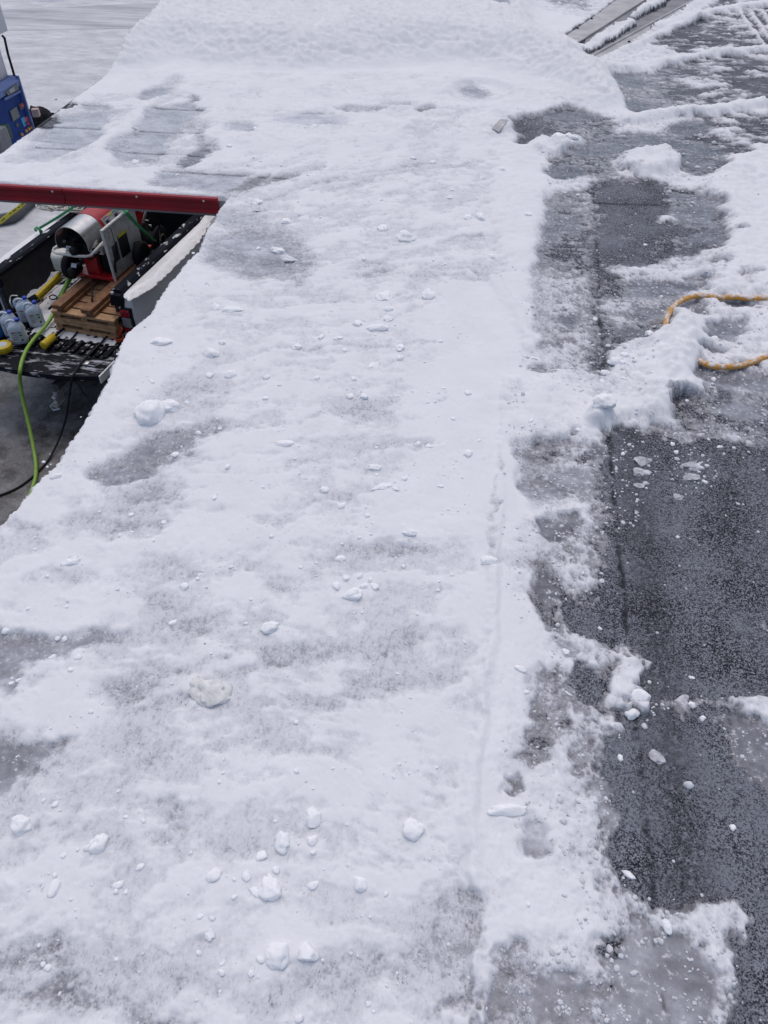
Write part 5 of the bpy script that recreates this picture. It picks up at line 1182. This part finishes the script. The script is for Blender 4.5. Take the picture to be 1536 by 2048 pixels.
ax = (b - a).normalized(); sd_ = ax.cross(Vector((0, 0, 1))).normalized(); Fz = frame(a, sd_, ax.cross(sd_) * -1, ax)
ln = (b - a).length
bm = BM(); lathe(bm, [(.040, 0), (.046, .004), (.048, .02), (.046, ln), (.03, ln + .01)], Fz, 18); obj('grip', bm, M['yellow'], tt, True)
bm = BM(); tube(bm, [b + Vector((0, 0, .012)), e + Vector((0, 0, .012))], .016, 8); obj('yellow_neck', bm, M['yellow'], tt)
bm = BM(); tube(bm, [b, e, g], [.024, .022, .014], 8); obj('neck', bm, M['black'], tt)
# yellow handled pole
yp = thing('yellow_pole', P(95, 570, FL), 'yellow handled pole tool with a black socket and grey shaft, lying on the bed snow', 'pole')
bm = BM(); tube(bm, [P(73, 593, 1.12), P(119, 548, 1.16)], .028, 10); obj('yellow_sleeve', bm, M['yellow'], yp)
bm = BM(); tube(bm, [P(80, 598, 1.06), P(122, 555, 1.10)], .018, 10); obj('yellow_stripe', bm, M['yellow'], yp)
bm = BM(); tube(bm, [P(119, 548, 1.16), P(134, 533, 1.18)], .02, 10); tube(bm, [P(122, 555, 1.10), P(140, 537, 1.14)], .014, 8); obj('shaft', bm, M['silver'], yp)
bm = BM(); tube(bm, [P(56, 599, 1.02), P(64, 598, 1.08), P(74, 592, 1.12)], [.018, .036, .034], 10); tube(bm, [P(66, 608, 1.0), P(70, 597, 1.08)], .03, 8); obj('socket', bm, M['black'], yp)
bm = BM(); tube(bm, smoothpath([P(36, 592, 1.08), P(22, 592, 1.1), P(20, 604, 1.08), P(26, 616, 1.0)], 5), .010, 8)
solo('wire_loop', bm, M['silver'], P(24, 604, FL), 'bent silver wire loop behind the jugs', 'wire', smooth=True)
bm = BM(); tube(bm, smoothpath([P(98, 594, 1.0), P(104, 590, 1.0), P(112, 592, 1.0), P(113, 597, .98), P(104, 599, .98), P(99, 596, .98)], 4), .008, 6)
solo('black_hook', bm, M['black'], P(105, 595, FL), 'small black hooked loop lying on the bed snow left of the pallets', 'hook', smooth=True)
# hoses and cables
bm = BM(); tube(bm, pick_path([(141, 533, 1.36), (139, 550, 1.30), (132, 570, 1.22), (122, 595, 1.10), (110, 620, 1.02), (98, 642, .98), (84, 660, .96), (68, 678, .955), (54, 698, .95), (44, 722, .935), (40, 744, .88), (40, 762, .74), (46, 800, .52), (58, 850, .28), (68, 900, .09), (72, 930, .03), (71, 955, .028), (62, 985, .028), (40, 1040, .028)]), .0215, 10)
solo('green_hose', bm, M['green_hose'], P(70, 940, 0), 'lime green hose running over the tailgate down to the wet ground', 'hose', smooth=True)
bm = BM(); tube(bm, pick_path([(236, 645, 1.05), (222, 664, .96), (204, 684, .935), (184, 704, .92), (164, 724, .91), (148, 748, .90), (143, 762, .82), (139, 790, .60), (133, 830, .34), (122, 868, .14), (108, 900, .05), (92, 926, .016), (60, 958, .014), (20, 983, .014), (-60, 1010, .014)]), .013, 8)
solo('black_hose', bm, M['black'], P(92, 926, 0), 'black hose hanging from the tailgate and curving away left on the ground', 'hose', smooth=True)
bm = BM(); tube(bm, pick_path([(183, 560, 1.32), (184, 590, 1.33), (184, 608, 1.24), (180, 629, 1.08), (170, 645, .96), (158, 660, .94), (148, 672, .93), (128, 692, .92)]), .010, 8)
solo('black_cable', bm, M['black'], P(170, 645, FL), 'thin black cable hanging over the front of the stacked pallets', 'cable', smooth=True)
bm = BM(); tube(bm, pick_path([(242, 630, 1.15), (237, 655, 1.0), (234, 680, .94), (231, 705, .92), (228, 738, .90)]), .006, 6)
solo('thin_cord', bm, M['black'], P(235, 680, FL), 'thin black cord beside the tail lamp, crossing the tailgate corner', 'cord', smooth=True)
bm = BM(); tube(bm, pick_path([(147, 757, .80), (158, 772, .70), (170, 790, .60), (182, 802, .55), (200, 812, .55)]), .007, 6)
solo('trailer_cord', bm, M['black'], P(170, 790, .4), 'thin black cord swinging from under the tailgate towards the roof edge', 'cord', smooth=True)
# straps
bm = BM(); strap(bm, [P(75, 459, 1.47), P(110, 438, 1.62), P(150, 412, 1.80), P(168, 402, 1.85)], .03, .004, TR)
tube(bm, smoothpath([P(74, 462, 1.47), P(70, 459, 1.49), P(74, 455, 1.49), P(79, 459, 1.5), P(84, 463, 1.47), P(78, 462, 1.48)], 4), .014, 6)
strap(bm, [P(81, 464, 1.46), P(86, 485, 1.28), P(90, 505, 1.1), P(95, 532, .95)], .035, .004, TR); solo('green_strap', bm, M['green_strap'], P(85, 470, FL), 'green tie strap knotted on the left bed rail', 'strap', 'green tie straps on the washer')
bm = BM(); strap(bm, [P(243, 412, 2.0), P(252, 426, 1.98), P(280, 455, 1.75), P(310, 482, 1.46)], .055, .005, TR); solo('green_strap', bm, M['green_strap'], P(300, 475, 1.4), 'green tie strap running down from the red drum to the right bed rail', 'strap', 'green tie straps on the washer')
bm = BM(); strap(bm, [P(148, 535, 1.2), P(140, 556, 1.05), P(128, 580, .96), P(118, 600, .94)], .07, .005, TR); solo('green_strap', bm, M['green_strap'], P(130, 580, FL), 'loose wide green strap end lying beside the pallets under the hose', 'strap', 'green tie straps on the washer')
# orange loop by the tail lamp
bm = BM(); strap(bm, smoothpath([P(244, 655, 1.06), P(238, 668, .97), P(230, 678, .93), P(238, 682, .93), P(247, 676, .94), P(243, 668, .95)], 4), .035, .008, (0, 0, 1)); solo('orange_loop', bm, M['orange_plastic'], P(238, 675, FL), 'orange plastic loop on the tailgate corner beside the tail lamp', 'loop')
# coil of rope on the left rail
bm = BM(); rnd = random.Random(8); cc = P(132, 418, 1.5); pts = []
for k in range(90):
    an = k * 1.13; r1 = .10 + .09 * rnd.random()
    pts.append(cc + TR * (math.cos(an) * r1 * 1.0 + .25 * math.sin(k * .21)) + TD * (math.sin(an) * r1 * .9) + Vector((0, 0, .02 + .05 * rnd.random())))
tube(bm, smoothpath(pts, 4), .011, 6); solo('rope_coil', bm, M['rope'], (cc.x, cc.y, 1.45), 'tangled off white rope piled on the left bed rail', 'rope', smooth=True)
# things at the front of the bed
bm = BM(); c = P(305, 478, 1.12); Fr = frame(c, (0, 0, 1), TD, TR)
rl = thing('hose_reel', Vector((c.x, c.y, FL)), 'dark hose reel standing at the right side of the bed behind the washer', 'hose reel')
lathe(bm, [(.05, -.14), (.19, -.14), (.20, -.12), (.19, -.10), (.10, -.10), (.10, .10), (.19, .10), (.20, .12), (.19, .14), (.05, .14)], Fr, 24); obj('drum', bm, M['blackmatte'], rl, True)
bm = BM(); tube(bm, [c + TR * .16 + Vector((math.sin(a_) * TD.x * .08, math.sin(a_) * TD.y * .08, math.cos(a_) * .08)) for a_ in [i * .5236 for i in range(12)]], .012, 6, True); obj('ring', bm, M['rim'], rl)
cg = thing('white_frame_cart', P(292, 445, FL), 'white tube frame with small white fittings behind the green strap', 'cart')
bm = BM(); tube(bm, [P(284, 468, 1.15), P(287, 440, 1.35), P(292, 422, 1.5), P(296, 404, 1.6)], .018, 8); obj('upright', bm, M['tube_white'], cg)
bm = BM(); tube(bm, [P(279, 440, 1.3), P(297, 441, 1.3)], .010, 8); tube(bm, [P(276, 430, 1.4), P(290, 418, 1.45)], .012, 8); obj('crossbar', bm, M['tube_white'], cg)
bm = BM(); box(bm, (-.08, -.03, -.02), (.09, .05, .02), frame(P(289, 453, 1.2), TR, TD), .01); obj('fitting', bm, M['tube_white'], cg)
bm = BM(); p4 = [TLc(a, b, FL + .06) for a, b in ((318, 462), (340, 438), (385, 432), (352, 470), (330, 482))]; prism(bm, [(p.x, p.y) for p in p4], FL + .03, FL + .08, F)
solo('board', bm, M['cardboard'], P(345, 455, FL), 'brown board lying at the front right of the truck bed', 'board')
patch('board_snow', [(316, 460), (340, 440), (380, 432), (350, 466), (332, 480)], FL + .078, .03, M['lump'], 'snow lying on the brown board in the bed', 12, .02, 6, .8)
c = P(335, 425, 1.1); bm = BM(); box(bm, (-.3, -.25, -.2), (.35, .3, .2), frame(c, TR, TD), .04); solo('tool_box', bm, M['black'], (c.x, c.y, .9), 'black tool box at the front of the bed, right under the red trim', 'tool box')
bm = BM(); box(bm, (-.12, -.16, -.10), (.12, .16, .14), frame(P(262, 440, 1.35), TR, TD), .03); solo('red_fuel_can', bm, M['red_dirty'], P(262, 440, 1.25), 'dark red can behind the grey side panel of the washer', 'can')
bm = BM(); tube(bm, pick_path([(316, 400, 1.7), (318, 430, 1.5), (319, 460, 1.3), (322, 485, 1.2)]), .012, 6); solo('black_lance_hose', bm, M['black'], P(319, 470, FL), 'black hose hanging down beside the right bed rail under the red trim', 'hose', smooth=True)

# ------------------------------------------------------------------ fuel pump and its island
def PX(px, py, x):
    d = fwv + rtv * (px - 768) / FOC - upv * (py - 1024) / FOC; t = x / d[0]
    return Vector((x, d[1] * t, EYE + d[2] * t))
isl = thing('pump_island', (-9.1, 13.6, 0), 'pale concrete pump island with a dark grey rim, left of the truck', 'pump island')
rp = [P(a, b, .20) for a, b in ((-60, 436), (0, 427), (18, 424), (33, 414), (44, 402), (62, 388), (80, 372))]
ou = [(p.x, p.y) for p in rp]; right = ou[-1]
outline = [(-10.6, ou[0][1]), ] + ou + [(-8.15, 13.2), (-8.15, 15.8), (-10.6, 15.8)]
bm = BM(); prism(bm, outline, .0, .20); obj('slab', bm, M['island'], isl)
bm = BM(); tube(bm, [(x, y, .09) for x, y in outline[1:]], .085, 8); obj('rim', bm, M['rim'], isl, True)
bm = BM(); box(bm, (-.07, -.07, 0), (.07, .07, .34), frame(P(62, 410, 0), (1, 0, 0), (0, 1, 0)), .02); solo('rubber_foot', bm, M['blackmatte'], P(62, 410, 0), 'short black rubber block standing at the corner of the pump island', 'rubber block')
yt = thing('hazard_strap', P(30, 425, .2), 'yellow strap with black marks lying along the dark rim of the pump island', 'strap')
lp = smoothpath([P(-30, 462, .24), P(0, 444, .25), P(20, 428, .26), (P(40, 413, .27)), P(58, 396, .27), P(75, 380, .27)], 6)
bm = BM(); strap(bm, lp, .07, .01, (0, 0, 1)); obj('webbing', bm, M['yellow_strap'], yt)
for i in range(2, len(lp) - 2):
    if i % 12 in (0, 2, 3, 5, 7, 8):
        bm = BM(); dd = (lp[i + 1] - lp[i]); dn = dd.normalized(); sd_ = Vector((-dn.y, dn.x, 0)); box(bm, (-.02, -.022, .006), (.02, .022, .012), frame(lp[i], dn, sd_, (0, 0, 1))); obj('black_mark', bm, M['ink_black'], yt)
FXP = -9.06
pm = thing('fuel_pump', (-9.3, 14.1, .2), 'blue and white fuel pump with display, stickers and buttons at the upper left', 'fuel pump')
def face(name, quad, m, th=.02, parent=None, off=0.0):
    """a piece on the pump's front, from its corners in the photograph"""
    bm = BM(); pts = [PX(a, b, FXP) for a, b in quad]; prism(bm, [(p.y, p.z) for p in pts], FXP + off, FXP + off + th, axis='x'); return obj(name, bm, m, parent or pm)
c0 = PX(30, 153, FXP)
bm = BM(); box(bm, (FXP - .5, c0.y - .95, .2), (FXP, c0.y, c0.z), ID, .02); cab = obj('cabinet', bm, M['blue_pump'], pm)
bm = BM(); box(bm, (FXP - .5, c0.y, .2), (FXP + .06, c0.y + .05, c0.z + .01), ID, .015); obj('side_edge', bm, M['blue_edge'], pm)
bm = BM(); prism(bm, [(FXP + .04, c0.z - .16), (FXP + .06, c0.z - .06), (FXP - .04, c0.z + .03), (FXP - .04, c0.z - .16)], c0.y - .95, c0.y, axis='y'); obj('top_bezel', bm, M['blue_edge'], pm)
face('display', ((5, 184), (27, 166), (32, 178), (10, 191)), M['screen'], .012, None, .05); face('display_window', ((11, 180), (20, 173), (23, 181), (14, 187)), M['screen_light'], .006, None, .064)
face('recess_lip', ((4, 196), (35, 180), (37, 184), (6, 201)), M['blue_edge'], .05)
face('screen', ((18, 222), (31, 213), (38, 233), (25, 243)), M['screen'], .02)
face('card_reader', ((35, 210), (42, 205), (45, 216), (39, 221)), M['rim'], .03); face('sticker', ((38, 209), (42, 206), (44, 212), (40, 215)), M['redstick'], .01, None, .03)
for q_, mm in ((((41, 238), (47, 233), (52, 250), (47, 254)), 'cyan'), (((48, 236), (53, 232), (56, 241), (51, 244)), 'redstick'), (((53, 246), (57, 243), (59, 249), (55, 252)), 'redstick'), (((30, 248), (35, 245), (37, 252), (33, 255)), 'rim'), (((48, 246), (50, 245), (51, 248), (49, 249)), 'ink_black')):
    face('sticker', q_, M[mm], .012)
for a, b in ((51, 262), (56, 258), (61, 255), (42, 269)):
    p = PX(a, b, FXP); bm = BM(); lathe(bm, [(.028, 0), (.03, .02), (.02, .04), (0, .04)], frame(p, (0, 1, 0), (0, 0, 1), (1, 0, 0)), 12); obj('button', bm, M['orange_btn'], pm)
bm = BM(); box(bm, (FXP - .42, c0.y - .90, c0.z), (FXP - .10, c0.y - .04, c0.z + .95), ID, .02); obj('upper_panel', bm, M['pumpwhite'], pm)
face('poster', ((-14, 130), (2, 100), (10, 150), (-6, 158)), M['ink_red'], .01, None, -.10)
s0 = PX(14, 62, FXP)
bm = BM(); box(bm, (FXP - .50, c0.y - .95, s0.z), (FXP + .02, s0.y + .02, s0.z + .50), ID, .03); obj('sign_box', bm, M['pumpwhite'], pm)
bm = BM(); tube(bm, [PX(5, 72, FXP - .05), PX(9, 76, FXP - .05), PX(16, 108, FXP - .03), PX(29, 152, FXP + .02)], .022, 8); obj('hose', bm, M['black'], pm, True)
bm = BM(); p = PX(12, 264, FXP + .12); box(bm, (-.09, -.07, -.14), (.06, .09, .12), frame(p, (1, 0, 0), (0, 1, 0)), .03); tube(bm, [p, p + Vector((.05, 0, .10)), p + Vector((.02, -.2, .16))], .03, 8); obj('nozzle', bm, M['greenrub'], pm)
bm = BM(); p = P(2, 312, .8); box(bm, (-.30, -.30, -.6), (.0, .10, .35), frame(PX(22, 296, -8.7), (1, 0, 0), (0, 1, 0)), .05); solo('pump_side_panel', bm, M['greypump'], (-8.85, 12.9, .2), 'dark grey pump side panel in front of the blue fuel pump', 'pump panel')  # grey pump side panel, built as a separate box
c = P(86, 258, .3); bm = BM(); bmesh.ops.create_icosphere(bm, subdivisions=4, radius=1)
for v in bm.verts:
    d = v.co.copy(); r = 1 + .35 * mnoise.noise(d * 1.4) + .2 * mnoise.noise(d * 4) + .08 * mnoise.noise(d * 11); v.co = c + Vector((d.x * r * .30, d.y * r * .42, d.z * r * .40))
for k in range(4): tube(bm, smoothpath([c + Vector((-.3 + .1 * k, -.25, -.3)), c + Vector((-.2 + .08 * k, -.1, .25)), c + Vector((.05 + .05 * k, .15, .35 - .05 * k)), c + Vector((.3, .3 - .1 * k, -.2))], 5), .03, 6)
solo('hose_bundle', bm, M['blackmatte'], (c.x, c.y, .0), 'dark crumpled hose bundle between the blue fuel pump and the roof edge', 'hose bundle', smooth=True)
c = P(72, 226, .9); bm = BM(); box(bm, (-.07, -.07, -.06), (.07, .07, .08), frame(c, (.9, .3, 0), (-.3, .9, 0)), .02); solo('pinkish_block', bm, M['pinkbrick'], (c.x, c.y, .84), 'small pinkish block on the coiled black hose', 'block')
